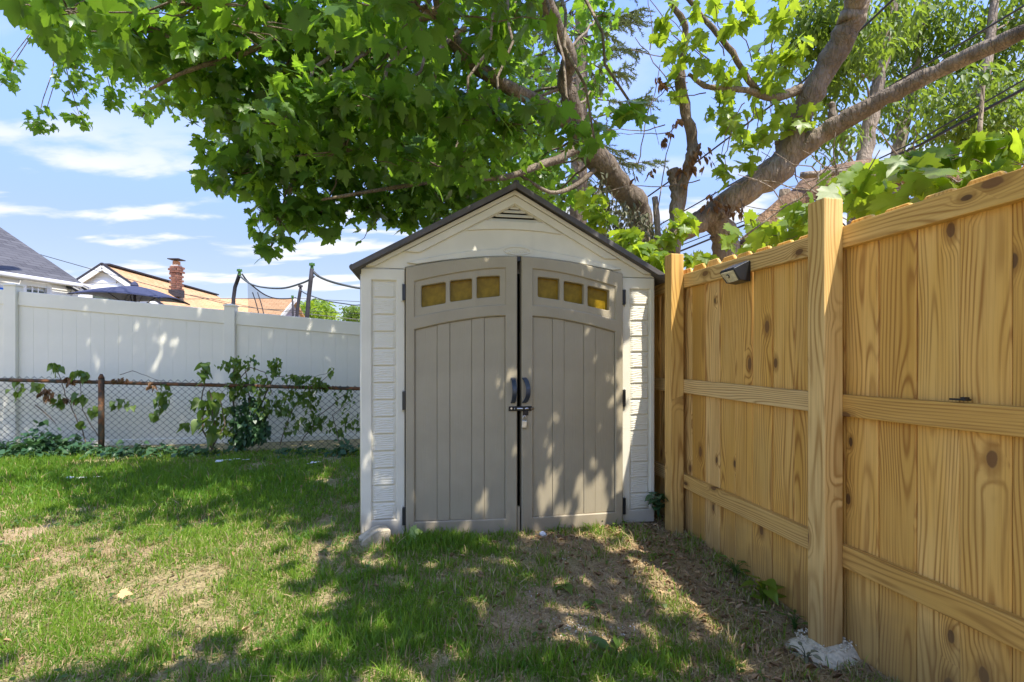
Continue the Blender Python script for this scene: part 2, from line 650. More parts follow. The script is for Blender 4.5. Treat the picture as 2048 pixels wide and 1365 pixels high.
bark_mat('pale_bark', (0.20, 0.165, 0.13), (0.33, 0.27, 0.21), (0.10, 0.08, 0.06))
bark_mat('log_bark', (0.15, 0.098, 0.062), (0.29, 0.18, 0.10), (0.06, 0.036, 0.022))
simple('cut_wood', (0.60, 0.36, 0.16), 0.8, var=0.2, scale=12)


def leaf_mat(name, dark, lite, trans, t=0.42, rough=0.42, spec=0.45):
    m, N, out = new_mat(name)
    a = N.attr('tint')
    c = N.coord()
    cc = N.mix(a, dark, lite)
    tt = N.mix(a, tuple(x * 0.75 for x in trans), trans)
    b = principled(N, out, cc, rough, None, 0, spec, link=False)
    tr = N.new('ShaderNodeBsdfTranslucent')
    N.put(tr.inputs[0], tt)
    mx = N.new('ShaderNodeMixShader')
    mx.inputs[0].default_value = t
    N.l.new(b.outputs[0], mx.inputs[1])
    N.l.new(tr.outputs[0], mx.inputs[2])
    N.l.new(mx.outputs[0], out.inputs[0])
    return m


leaf_mat('maple_leaf', (0.036, 0.092, 0.024), (0.10, 0.19, 0.034), (0.34, 0.58, 0.035), 0.50, 0.34)
leaf_mat('lime_leaf', (0.075, 0.150, 0.02), (0.15, 0.24, 0.03), (0.50, 0.66, 0.035), 0.52, 0.40)
leaf_mat('far_leaf', (0.055, 0.105, 0.02), (0.115, 0.18, 0.03), (0.34, 0.48, 0.04), 0.46, 0.5)
leaf_mat('vine_leaf', (0.05, 0.115, 0.022), (0.12, 0.18, 0.03), (0.26, 0.40, 0.04), 0.40, 0.45)
leaf_mat('ivy_leaf', (0.028, 0.085, 0.036), (0.070, 0.140, 0.055), (0.10, 0.22, 0.05), 0.28, 0.4)
leaf_mat('pale_leaf', (0.22, 0.34, 0.07), (0.30, 0.40, 0.10), (0.4, 0.5, 0.1), 0.3, 0.5)
leaf_mat('dead_leaf', (0.11, 0.055, 0.03), (0.24, 0.15, 0.08), (0.22, 0.12, 0.05), 0.25, 0.7, 0.2)
leaf_mat('dry_vine_leaf', (0.09, 0.10, 0.06), (0.20, 0.20, 0.12), (0.16, 0.17, 0.06), 0.25, 0.6, 0.3)
leaf_mat('spruce_needle', (0.07, 0.105, 0.04), (0.21, 0.24, 0.10), (0.16, 0.22, 0.06), 0.3, 0.6, 0.3)
leaf_mat('grass_blade', (0.075, 0.185, 0.016), (0.22, 0.32, 0.040), (0.34, 0.54, 0.03), 0.42, 0.5, 0.3)
leaf_mat('straw_blade', (0.30, 0.22, 0.10), (0.46, 0.37, 0.20), (0.34, 0.26, 0.10), 0.2, 0.7, 0.2)
leaf_mat('mulch', (0.20, 0.120, 0.060), (0.54, 0.37, 0.20), (0.14, 0.09, 0.04), 0.1, 0.85, 0.15)


def net_mat():
    m, N, out = new_mat('net')
    tr = N.new('ShaderNodeBsdfTransparent')
    b = principled(N, out, (0.03, 0.032, 0.035), 0.8, link=False)
    mx = N.new('ShaderNodeMixShader')
    mx.inputs[0].default_value = 0.38
    N.l.new(tr.outputs[0], mx.inputs[1])
    N.l.new(b.outputs[0], mx.inputs[2])
    N.l.new(mx.outputs[0], out.inputs[0])
net_mat()


def ground_mat():
    m, N, out = new_mat('soil_and_thatch')
    g = N.new('ShaderNodeNewGeometry').outputs['Position']
    soil = N.attr('soil')
    n1 = N.noise(g, 2.4, 6, 0.6)
    n2 = N.noise(g, 16, 5, 0.6)
    n3 = N.noise(g, 95, 4, 0.65)
    s = N.math('ADD', soil, N.math('MULTIPLY', N.math('SUBTRACT', n1, 0.5), 0.9))
    s = N.math('ADD', s, N.math('MULTIPLY', N.math('SUBTRACT', n2, 0.5), 0.5))
    thatch = N.mix(N.step(n3, 0.3, 0.7), (0.25, 0.195, 0.085), (0.52, 0.42, 0.235))
    thatch = N.mix(N.math('MULTIPLY', N.step(n2, 0.4, 0.65), 0.65), thatch, (0.17, 0.19, 0.055))
    earth = N.mix(N.step(n3, 0.32, 0.68), (0.24, 0.165, 0.085), (0.52, 0.39, 0.235))
    cc = N.mix(N.step(s, 0.35, 0.65), thatch, earth)
    fib = N.noise(N.mapping(g, sc=(60, 220, 60), rot=(0, 0, 0.6)), 1.0, 3)
    cc = N.mix(N.math('MULTIPLY', N.step(fib, 0.55, 0.75), 0.35), cc, (0.46, 0.36, 0.21))
    h = N.math('ADD', N.math('MULTIPLY', n2, 0.7), n3)
    principled(N, out, cc, 0.95, N.bump(h, 0.8, 0.018), 0, 0.15)
ground_mat()


# ------------------------------------------------------------------ value noise in python for lawn layout
_tab = rng.random((64, 64))


def vnoise(x, y):
    xi, yi = np.floor(x).astype(int), np.floor(y).astype(int)
    fx, fy = x - xi, y - yi
    fx, fy = fx * fx * (3 - 2 * fx), fy * fy * (3 - 2 * fy)
    g = lambda a, b: _tab[a % 64, b % 64]
    return (g(xi, yi) * (1 - fx) + g(xi + 1, yi) * fx) * (1 - fy) + (g(xi, yi + 1) * (1 - fx) + g(xi + 1, yi + 1) * fx) * fy


def fbm(x, y, s, o=4):
    v, a, t = 0, 1, 0
    for i in range(o):
        v = v + a * vnoise(x * s + 13.7 * i, y * s + 7.1 * i)
        t += a
        a *= 0.5
        s *= 2
    return v / t


def smooth(a, b, x):
    t = np.clip((np.asarray(x, dtype=float) - a) / (b - a), 0, 1)
    return t * t * (3 - 2 * t)


FA = 1.685            # the timber fence runs along x = FA - 0.188 y


def ground_h(x, y):
    x, y = np.asarray(x, dtype=float), np.asarray(y, dtype=float)
    h = 0.07 * smooth(2.0, 3.2, y) + 0.10 * smooth(3.4, 5.6, y) * smooth(0.6, -1.2, x)
    h = h + 0.030 * (fbm(x, y, 1.1, 3) - 0.5) + 0.012 * (fbm(x + 5, y, 5.0, 2) - 0.5)
    d = (FA - 0.188 * y) - x                      # distance left of the timber fence
    h = h - 0.035 * np.exp(-((d - 0.05) / 0.22) ** 2) * smooth(4.5, 2.5, y)
    return h


def gpt(px, py):
    """ground point seen at a photograph pixel"""
    Y = 3.0
    for _ in range(30):
        X = (px - 1024) / 1000 * Y
        z = float(ground_h(X, Y))
        Y = 0.5 * Y + 0.5 * (EYE - z) / ((py - 730) / 1000)
    return Vector(((px - 1024) / 1000 * Y, Y, float(ground_h((px - 1024) / 1000 * Y, Y))))


def spot(x, y, px, py, rx, ry):
    c = gpt(px, py)
    e = gpt(px + rx, py)
    f = gpt(px, py - ry)
    ax = abs(e.x - c.x) + 1e-6
    ay = abs(f.y - c.y) + 1e-6
    ysh = (y - c.y) / ay
    return np.exp(-(((x - c.x - (y - c.y) * c.x / c.y) / ax) ** 2 + ysh ** 2))


SOIL_SPOTS = [(60, 1078, 170, 34, .85), (230, 1100, 150, 20, .6), (300, 1010, 90, 14, .4), (360, 930, 120, 10, .5), (690, 960, 60, 18, .5), (560, 1060, 60, 25, .35), (1000, 1255, 100, 45, .8), (930, 1170, 80, 30, .6),
              (1110, 1080, 110, 16, 1.0), (690, 1020, 60, 30, .5), (1330, 1100, 120, 60, .9), (1400, 1180, 150, 70, .9),
              (1200, 1290, 120, 45, .6), (780, 1320, 90, 30, .5), (1120, 1180, 160, 60, .45), (430, 1235, 60, 25, .3), (1480, 1290, 120, 70, .8), (1580, 1350, 160, 60, .8),
              (1280, 1200, 160, 60, .6)]
LUSH_SPOTS = [(400, 975, 330, 45, 1.0), (860, 1090, 90, 16, 1.1), (620, 1075, 50, 18, .7), (820, 1290, 170, 50, .55), (1050, 1340, 120, 30, .8), (300, 1330, 300, 40, .4),
              (1560, 1345, 80, 30, .5), (760, 1180, 130, 45, .5), (1350, 1330, 160, 30, .6), (60, 940, 120, 30, .6), (580, 1290, 160, 50, .4)]


def soil_amount(x, y):
    s = np.zeros_like(x)
    for px, py, rx, ry, a in SOIL_SPOTS:
        s = s + a * spot(x, y, px, py, rx, ry)
    d = (FA - 0.188 * y) - x
    s = s + 0.8 * np.exp(-(np.maximum(d, 0) / 0.36) ** 2)
    return s


def lush_amount(x, y):
    s = np.zeros_like(x)
    for px, py, rx, ry, a in LUSH_SPOTS:
        s = s + a * spot(x, y, px, py, rx, ry)
    return s


# ------------------------------------------------------------------ ground
def make_ground():
    xs = np.concatenate([[-600, -120, -40, -20, -12], np.linspace(-8, 3, 221), [6, 14, 40, 120, 600]])
    ys = np.concatenate([[-300, -60, -15, -5], np.linspace(-1.5, 7.5, 181), [9, 12, 20, 40, 120, 900]])
    X, Y = np.meshgrid(xs, ys)
    Z = ground_h(X, Y)
    fade = smooth(8.0, 12, np.maximum(np.abs(X), np.abs(Y)))
    Z = Z * (1 - fade)
    V = np.stack([X.ravel(), Y.ravel(), Z.ravel()], 1)
    nx, ny = len(xs), len(ys)
    i, j = np.meshgrid(np.arange(nx - 1), np.arange(ny - 1))
    a = (j * nx + i).ravel()
    F = np.stack([a, a + 1, a + nx + 1, a + nx], 1)
    me = fast_mesh('lawn_ground', V, F, smooth=True)
    at_ = me.attributes.new('soil', 'FLOAT', 'POINT')
    at_.data.foreach_set('value', np.clip(soil_amount(V[:, 0], V[:, 1]), 0, 1).astype(np.float32))
    tag(link_mesh('lawn_ground', me, MAT['soil_and_thatch']), kind='structure')
make_ground()

# ------------------------------------------------------------------ timber privacy fence
FD = Vector((-0.1848, 0.9828, 0)).normalized()          # along the fence, away from the camera
FN = Vector((-0.9828, -0.1848, 0)).normalized()         # towards the yard
FANG = math.atan2(FD.y, FD.x)


def fpt(a, Y, z):
    return Vector((a - 0.188 * Y, Y, z))


def fence_h(Y):           # rise of the far bays
    return 0.026 * smooth(2.05, 3.3, Y)


timber_fence = thing('timber_fence', 'tall honey coloured timber privacy fence with square posts and three rails', 'fence', fpt(FA, 2.07, 0))
PLANK_W, PITCH = 0.1448, 0.1465


def make_plank(Y, w, top, bot):
    mb = MB()
    th = 0.019
    z0, z1 = 0, top - bot
    c = 0.028
    h = w / 2
    poly = [(-h, z0), (h, z0), (h, z1 - c * 1.15), (h - c, z1), (-h + c, z1), (-h, z1 - c * 1.15)]
    mb.prism(poly, -th / 2, th / 2)
    p = fpt(FA + 0.089, Y, bot) + FN * random.uniform(-0.003, 0.003)
    M = Matrix.Translation(p) @ Matrix.Rotation(FANG + R(random.uniform(-0.15, 0.15)), 4, 'Z') @ Matrix.Rotation(R(random.uniform(-0.25, 0.25)), 4, 'Y')
    o = mb.build('plank', MAT['fence_wood'], timber_fence, space=M, centre=False, bevel=0.0042, seg=1)
    fix_normals(o)
    return o


k = 0
Yp = -0.6
while Yp < 5.6:
    top = EYE + 0.588 + float(fence_h(Yp)) * 1.7 + random.uniform(-0.005, 0.006)
    bot = EYE - 1.185 + 0.055 * float(smooth(1.9, 3.3, Yp)) + random.uniform(-0.012, 0.010)
    make_plank(Yp, PLANK_W + random.uniform(-0.0008, 0.0006), top, bot)
    Yp += PITCH * FD.y


def beam(name, a, b, wy, wz, parent, mat, bevel=0.004):
    """a squared timber whose local z runs from a to b; wy is its depth, wz its height"""
    a, b = Vector(a), Vector(b)
    d = (b - a)
    L = d.length
    z = d.normalized()
    y = FN.copy()
    x = y.cross(z).normalized()
    y = z.cross(x)
    M = Matrix((x, y, z)).transposed().to_4x4()
    M.translation = a
    mb = MB().box((0, 0, L / 2), (wz, wy, L))
    return mb.build(name, mat, parent, space=M, centre=False, bevel=bevel, seg=2)


POSTS = [4.50, 3.29, 2.07, 0.85, -0.37]
TOPS = [0.735, 0.722, 0.677, 0.68, 0.68]
for Y, t in zip(POSTS, TOPS):
    o = beam('post', fpt(FA, Y, -0.06), fpt(FA, Y, EYE + t), 0.089, 0.089, timber_fence, MAT['rail_wood'], 0.005)
for i in range(len(POSTS)):
    Y1 = POSTS[i]
    Y0 = POSTS[i + 1] if i + 1 < len(POSTS) else -1.0
    for zr in (0.5205, -0.1655, -0.780):
        dz0, dz1 = float(fence_h(Y0)), float(fence_h(Y1))
        if zr < -0.5: dz0, dz1 = dz0 * 0.9, dz1 * 0.9
        a = fpt(FA + 0.063, Y0 + 0.004, EYE + zr + dz0)
        b = fpt(FA + 0.063, Y1 - 0.004, EYE + zr + dz1)
        beam('rail', a, b, 0.036, 0.088, timber_fence, MAT['rail_wood'], 0.004)

# nails where the rails meet the pickets are too small to see; a black clip lies on the middle rail
clip = thing('rail_clip', 'small black plastic clip lying on the middle rail of the timber fence', 'clip', fpt(FA + 0.05, 1.60, EYE - 0.116))
MB().box((0, 0, 0.005), (0.05, 0.026, 0.006)).build('base', MAT['black_plastic'], clip, space=WM[clip] @ Matrix.Rotation(FANG, 4, 'Z'), bevel=0.002)
MB().box((-0.014, 0, 0.010), (0.014, 0.022, 0.007)).build('tab', MAT['black_plastic'], clip, space=WM[clip] @ Matrix.Rotation(FANG, 4, 'Z'), bevel=0.002)


# concrete collar of the near post
def make_collar():
    c = fpt(FA, 2.07, 0)
    n, rings = 40, 9
    V, F = [], []
    wob = [0.03 * random.uniform(-1, 1) for _ in range(n)]
    for r in range(rings + 1):
        t = r / rings
        for k in range(n):
            a = 2 * math.pi * k / n
            rad = (0.03 + 0.108 * t) * (1 + 0.12 * math.sin(a * 3 + 1) + wob[k])
            x, y = c.x - 0.01 + rad * math.cos(a) * 1.15, c.y - 0.015 + rad * math.sin(a) * 0.85
            z = float(ground_h(x, y)) + 0.046 * (1 - t ** 3) - 0.012 * t + random.uniform(-0.0016, 0.0016)
            V.append((x, y, z))
    for r in range(rings):
        for k in range(n):
            k2 = (k + 1) % n
            F.append((r * n + k, r * n + k2, (r + 1) * n + k2, (r + 1) * n + k))
    F.append(tuple(range(n)))
    mb = MB().add(V, F)
    return mb.build('concrete_footing', MAT['white_concrete'], None, smooth=True)
tag(make_collar(), 'rough pale concrete collar around the foot of the near fence post', 'footing')


# white plastic granules along the collar where it meets the post
def granules():
    mb = MB()
    c = fpt(FA, 2.07, 0)
    for i in range(150):
        a = random.uniform(0, 2 * math.pi)
        r = random.uniform(0.062, 0.105)
        x, y = c.x + r * math.cos(a) * 1.1, c.y + r * math.sin(a) * 0.9
        z = float(ground_h(x, y)) + 0.05 + random.uniform(-0.006, 0.004)
        q = random.uniform(0.003, 0.0065)
        mb.box((x, y, z), (q, q * 1.3, q), Matrix.Rotation(random.uniform(0, 3), 3, Vector((random.random(), random.random(), 0.5)).normalized()))
    o = mb.build('concrete_crumbs', MAT['white_concrete'])
    tag(o, 'white crumbs of concrete round the near fence post', 'crumbs', kind='stuff')
granules()


# solar wall light on the top rail
def solar_light():
    Y = 2.66
    p = fpt(FA + 0.045, Y, EYE + 0.49)
    root = thing('solar_light', 'black wedge shaped solar security light screwed to the top rail of the timber fence', 'light', p, FANG)
    # local x along the fence, +y towards the yard
    S = WM[root]
    w = 0.062
    prof = [(0.0, 0.050), (0.012, 0.052), (0.098, 0.010), (0.098, 0.002), (0.060, -0.050), (0.0, -0.056)]
    mb = MB()
    n = len(prof)
    vs = [(-w, y, z) for y, z in prof] + [(w, y, z) for y, z in prof]
    fs = [tuple(range(n)), tuple(range(2 * n - 1, n - 1, -1))] + [(i, i + n, (i + 1) % n + n, (i + 1) % n) for i in range(n)]
    fix_normals(mb.add(vs, fs).build('housing', MAT['black_plastic'], root, space=S, bevel=0.003))
    # top solar panel, a little proud of the sloping lid
    d = Vector((0, 0.086, -0.042))
    nrm = Vector((0, 0.042, 0.086)).normalized()
    a = Vector((0, 0.017, 0.0495)) + nrm * 0.002
    b = Vector((0, 0.094, 0.012)) + nrm * 0.002
    MB().bar(a, b, 2 * w - 0.012, 0.003, nrm).build('solar_panel', MAT['lamp_panel'], root, space=S, bevel=0.001)
    # lens: faceted front below the lid
    A, B = Vector((0, 0.0975, 0.001)), Vector((0, 0.061, -0.0475))
    ln = Vector((0, 0.0485, -0.0365)).normalized()
    lens = MB()
    for x0, x1, o0, o1 in ((-w + 0.006, -0.028, 0.000, 0.006), (-0.028, 0.028, 0.006, 0.006), (0.028, w - 0.006, 0.006, 0.000)):
        q = [A + Vector((x0, 0, 0)) + ln * (0.001 + o0), A + Vector((x1, 0, 0)) + ln * (0.001 + o1), B + Vector((x1 * .8, 0, 0)) + ln * (0.001 + o1), B + Vector((x0 * .8, 0, 0)) + ln * (0.001 + o0)]
        q2 = [p_ - ln * 0.004 for p_ in q]
        lens.add(q + q2, [(0, 1, 2, 3), (7, 6, 5, 4), (0, 4, 5, 1), (1, 5, 6, 2), (2, 6, 7, 3), (3, 7, 4, 0)])
    fix_normals(lens.build('lens', MAT['lamp_lens'], root, space=S))
    c = (A * 0.62 + B * 0.38) + ln * 0.006
    bez = MB().tube([c, c + ln * 0.005], [0.012, 0.011], 16)
    bz = bez.build('motion_sensor', MAT['black_plastic'], root, space=S)
    ds = MB().tube([c + ln * 0.005, c + ln * 0.009, c + ln * 0.011], [0.0085, 0.006, 0.001], 14)
    ds.build('dome', MAT['lamp_lens'], bz, space=S, smooth=True)
solar_light()

# ------------------------------------------------------------------ storage shed
SH_ANG = math.atan2(0.158, 0.987)
BASE = EYE - 1.082
shed = thing('storage_shed', 'small beige and taupe resin garden shed with gable roof and double doors', 'shed', (-0.948, 3.14, BASE), SH_ANG)
SS = WM[shed]
SW, SDEP = 1.955, 1.95


def arc(x0, z0, x1, z1, n=12, p=1.8, xm=None):
    """a low arch: steep at x0 (lower end), level at x1 (upper end)"""
    out = []
    for i in range(n + 1):
        t = i / n
        out.append((x0 + (x1 - x0) * t, z1 - (z1 - z0) * (1 - t) ** p))
    return out


DL0, DLC, DR1 = 0.277, 0.997, 1.712          # door edges along the front
# wall shell: side and back walls, floor, near-black sheet for the shade inside
w = MB()
w.box2((0.012, 0.03, 0), (0.05, SDEP, 1.66))
w.box2((SW - 0.05, 0.03, 0), (SW - 0.012, SDEP, 1.66))
w.box2((0.05, SDEP - 0.04, 0), (SW - 0.05, SDEP, 1.66))
w.prism([(0.02, 1.66), (SW - 0.02, 1.66), (SW / 2, 2.15)], SDEP - 0.04, SDEP)
w.build('wall', MAT['shed_white'], shed, space=SS)
MB().box2((0.06, 0.05, 0.0), (SW - 0.06, SDEP - 0.06, 0.03)).build('floor', MAT['interior_shade'], shed, space=SS)
MB().box2((0.10, 0.10, 0.03), (SW - 0.10, 0.13, 1.70)).build('shade_board', MAT['interior_shade'], shed, space=SS)  # added black sheet, makes the door gap dark by colour


def corner_panel(x0, x1, zt, tx0, tx1, z_lo, z_hi, rounded):
    outer = [(x0, 0), (x1, 0), (x1, zt), (x0, zt)]
    hole = [(tx0, z_lo), (tx0, z_hi), (tx1, z_hi), (tx1, z_lo)]
    mb = plate(MB(), outer, [hole], -0.004, 0.055, 0.006)
    p = fix_normals(mb.build('front_panel', MAT['shed_white'], shed, space=SS))
    # panel back so the shakes sit in a shallow tray
    MB().box2((tx0 - 0.01, 0.012, z_lo - 0.01), (tx1 + 0.01, 0.03, z_hi + 0.01)).build('tray', MAT['shed_white'], p, space=SS)
    n = 14
    hgt = (z_hi - z_lo) / n
    me = None
    for i in range(n):
        v = i % 3
        nx, nz = 9, 17
        mbs = MB()
        random.seed(100 + v)
        ph = [random.uniform(0, 6.3) for _ in range(6)]
        vs, fs = [], []
        for b in range(nz):
            for a in range(nx):
                u_, v_ = a / (nx - 1), b / (nz - 1)
                x = (tx1 - tx0 - 0.003) * u_
                zz_ = (hgt - 0.0055) * v_
                wav = 0.010 * math.sin(u_ * 3.2 + ph[0] + v_ * 3) + 0.006 * math.sin(u_ * 6.1 + ph[1] - v_ * 4)
                saw = ((v_ * 7.0 + wav * 26) % 1.0)
                y = 0.010 - 0.006 * (1 - v_) - 0.0035 * saw
                if b == 0 or a in (0, nx - 1) or b == nz - 1:
                    y = 0.013
                vs.append((x, y, zz_))
        for b in range(nz - 1):
            for a in range(nx - 1):
                q = b * nx + a
                fs.append((q, q + 1, q + nx + 1, q + nx))
        mbs.add(vs, fs)
        Mx = SS @ Matrix.Translation((tx0 + 0.0015, 0, z_lo + i * hgt + 0.001))
        mbs.build('shingle', MAT['shed_shake'], p, space=Mx, centre=False)
    random.seed(31 + int(x0 * 10))
    return p


corner_panel(0.0, 0.270, 1.690, 0.066, 0.216, 0.10, 1.615, 'l')
corner_panel(1.718, SW, 1.678, 1.779, 1.921, 0.09, 1.600, 'r')
# corner trims, rounded back on both sides
for x, r_ in ((0.0, -1), (SW, 1)):
    MB().tube([SS @ Vector((x - r_ * 0.012, 0.022, 0.0)), SS @ Vector((x - r_ * 0.012, 0.022, 1.655))], 0.021, 10).build('corner_trim', MAT['shed_white'], shed, smooth=True)

# gable: base plate with an arch cut for the doors, chevron bands, arch band, louvres
SLOPE = 0.553
CX = 0.978
APX = 2.228


def roof_z(x, top):
    return top - SLOPE * abs(x - CX)


archL = arc(0.272, 1.705, DLC, 1.792, 10, 1.75)
archR = [(2 * DLC - x, z) for x, z in reversed(archL)]
lower = archL + archR[1:]
lower = [(x, z) for x, z in lower]
gable = [(0.0, 1.694)] + [(0.270, 1.694)] + lower + [(1.720, 1.682), (SW, 1.682)] + [(SW, roof_z(SW, APX)), (CX, APX), (0.0, roof_z(0.0, APX))]
gable_o = fix_normals(plate(MB(), gable, [[(0.79, 2.03), (CX, 2.134), (1.166, 2.03)]], 0.004, 0.05, 0.003).build('gable', MAT['shed_white'], shed, space=SS))


def chevron(z_out, z_in, x_end_out, y0, name, zmin):
    l_o = CX - (z_out - zmin) / SLOPE
    l_i = CX - (z_in - zmin) / SLOPE
    l_o = max(l_o, x_end_out)
    zo = roof_z(l_o, z_out)
    poly = [(l_o, zo), (l_i, zmin), (CX, z_in), (2 * CX - l_i, zmin), (2 * CX - l_o, zo), (CX, z_out)]
    # clockwise check: build as strip of two quads
    mb = plate(MB(), [poly[0], poly[1], poly[2], poly[3], poly[4], poly[5]], [], y0, 0.01, 0.0025)
    return fix_normals(mb.build(name, MAT['shed_white'], gable_o, space=SS))


chevron(APX - 0.001, 2.198, 0.0, -0.020, 'fascia_band', 1.702)
chevron(2.194, 2.140, 0.094, -0.012, 'inner_band', 1.80)
# board with curved lower edge under the vent
cl = arc(0.66, 1.952, CX, 1.972, 8, 2)
cr = [(2 * CX - x, z) for x, z in reversed(cl)]
pl = [(0.66, 1.953)] + cl[1:] + cr[1:-1] + [(1.296, 1.953)]
up = [(1.17, 2.022), (0.786, 2.022)]
fix_normals(plate(MB(), pl + up, [], -0.007, 0.008, 0.002).build('vent_sill', MAT['shed_white'], gable_o, space=SS))
# arch band over the doors with a swell round the emblem
outl = []
for i in range(41):
    x = 0.285 + (1.709 - 0.285) * i / 40
    t = abs(x - DLC) / 0.715
    z = 1.842 - 0.112 * t ** 1.8
    bmp = abs(x - (CX + 0.015)) / 0.125
    if bmp < 1:
        z += 0.026 * (1 - bmp * bmp) ** 1.0
    outl.append((x, z))
inl = [(x, z + 0.003) for x, z in lower if 0.283 < x < 1.712]
band = [outl[0]] + inl + [outl[-1]] + list(reversed(outl[1:-1]))
fix_normals(plate(MB(), band, [], -0.015, 0.008, 0.003).build('arch_band', MAT['shed_white'], gable_o, space=SS))
# embossed emblem: oval ring and a flowing stroke
ex, ez = CX + 0.015, 1.829
em = MB()
ring = [(ex + 0.088 * math.cos(a), -0.016, ez + 0.024 * math.sin(a)) for a in [2 * math.pi * i / 36 for i in range(37)]]
em.tube(ring, 0.0042, 6, cap=False)
stroke = []
for i in range(60):
    t = i / 59
    stroke.append((ex - 0.062 + 0.124 * t, -0.0155, ez + 0.008 * math.sin(t * 34) * (0.55 + 0.45 * math.sin(t * 3.1)) - 0.002 + 0.006 * (t - .5)))
em.tube(stroke, 0.0022, 5)
em.tube([(ex - 0.07, -0.0155, ez - 0.010), (ex, -0.0155, ez - 0.0155), (ex + 0.07, -0.0155, ez - 0.008)], 0.0018, 5)
em.build('emblem', MAT['shed_white'], gable_o, space=SS, smooth=True)
# louvres
MB().prism([(0.76, 2.02), (1.196, 2.02), (CX, 2.145)], 0.035, 0.045).build('vent_shade_board', MAT['interior_shade'], gable_o, space=SS)  # black sheet, shade behind the slats painted in
for z in (2.032, 2.062, 2.091, 2.116):
    half = (2.134 - z) / SLOPE - 0.004
    sl = MB().box((0, 0, 0), (2 * half, 0.005, 0.026), Matrix.Rotation(R(-38), 3, 'X'))
    sl.build('slat', MAT['shed_white'], gable_o, space=SS @ Matrix.Translation((CX, 0.016, z + 0.004)), bevel=0.001)

# roof: two slopes with a folded front edge
RT = 2.268


def roof_side(sgn):
    HW = 1.022 if sgn < 0 else 1.048
    xe = CX + sgn * HW
    mb = MB()
    # section in x,z: top skin with thickness, front lip down
    za, ze = RT, RT - SLOPE * HW
    th = 0.026
    poly = [(CX, za - th), (CX, za), (xe, ze), (xe + sgn * 0.008, ze - 0.022), (xe - sgn * 0.012, ze - th - 0.012)]
    if sgn < 0:
        poly = poly[::-1]
    mb.prism(poly, -0.062, SDEP + 0.07)
    o = mb.build('roof', MAT['shed_roof'], shed, space=SS, bevel=0.006, seg=2)
    fix_normals(o)
    lip = MB()
    lp = [(CX, za - 0.044), (CX, za - 0.004), (xe, ze - 0.004), (xe, ze - 0.040)]
    if sgn < 0:
        lp = lp[::-1]
    lip.prism(lp, -0.070, -0.064)
    fix_normals(lip.build('edge_strip', MAT['shed_roof'], o, space=SS, bevel=0.002))
    # drip edge rolled under the eave
    MB().tube([SS @ Vector((xe, -0.064, ze - 0.020)), SS @ Vector((xe, SDEP + 0.06, ze - 0.020))], 0.019, 10).build('eave_roll', MAT['shed_roof'], o, smooth=True)
    # ribs of the roof panels
    for yy in (0.45, 0.95, 1.45):
        a = Vector((CX + sgn * 0.02, yy, za - 0.006))
        b = Vector((xe, yy, ze + 0.004))
        MB().bar(SS @ a, SS @ b, 0.03, 0.012).build('rib', MAT['shed_roof'], o)
    return o


roof_side(-1)
roof_side(1)
MB().tube([SS @ Vector((CX, -0.066, RT - 0.012)), SS @ Vector((CX, SDEP + 0.07, RT - 0.012))], 0.022, 10).build('ridge_cap', MAT['shed_roof'], shed, smooth=True)


def rounded(poly, r=0.006):
    """cut corners so holes look moulded"""
    n = len(poly)
    out = []
    for i in range(n):
        p0, p1, p2 = Vector(poly[i - 1]), Vector(poly[i]), Vector(poly[(i + 1) % n])
        a = (p0 - p1).normalized()
        b = (p2 - p1).normalized()
        out.append(tuple(p1 + a * r))
        out.append(tuple(p1 + (a + b) * r * 0.3))
        out.append(tuple(p1 + b * r))
    return out


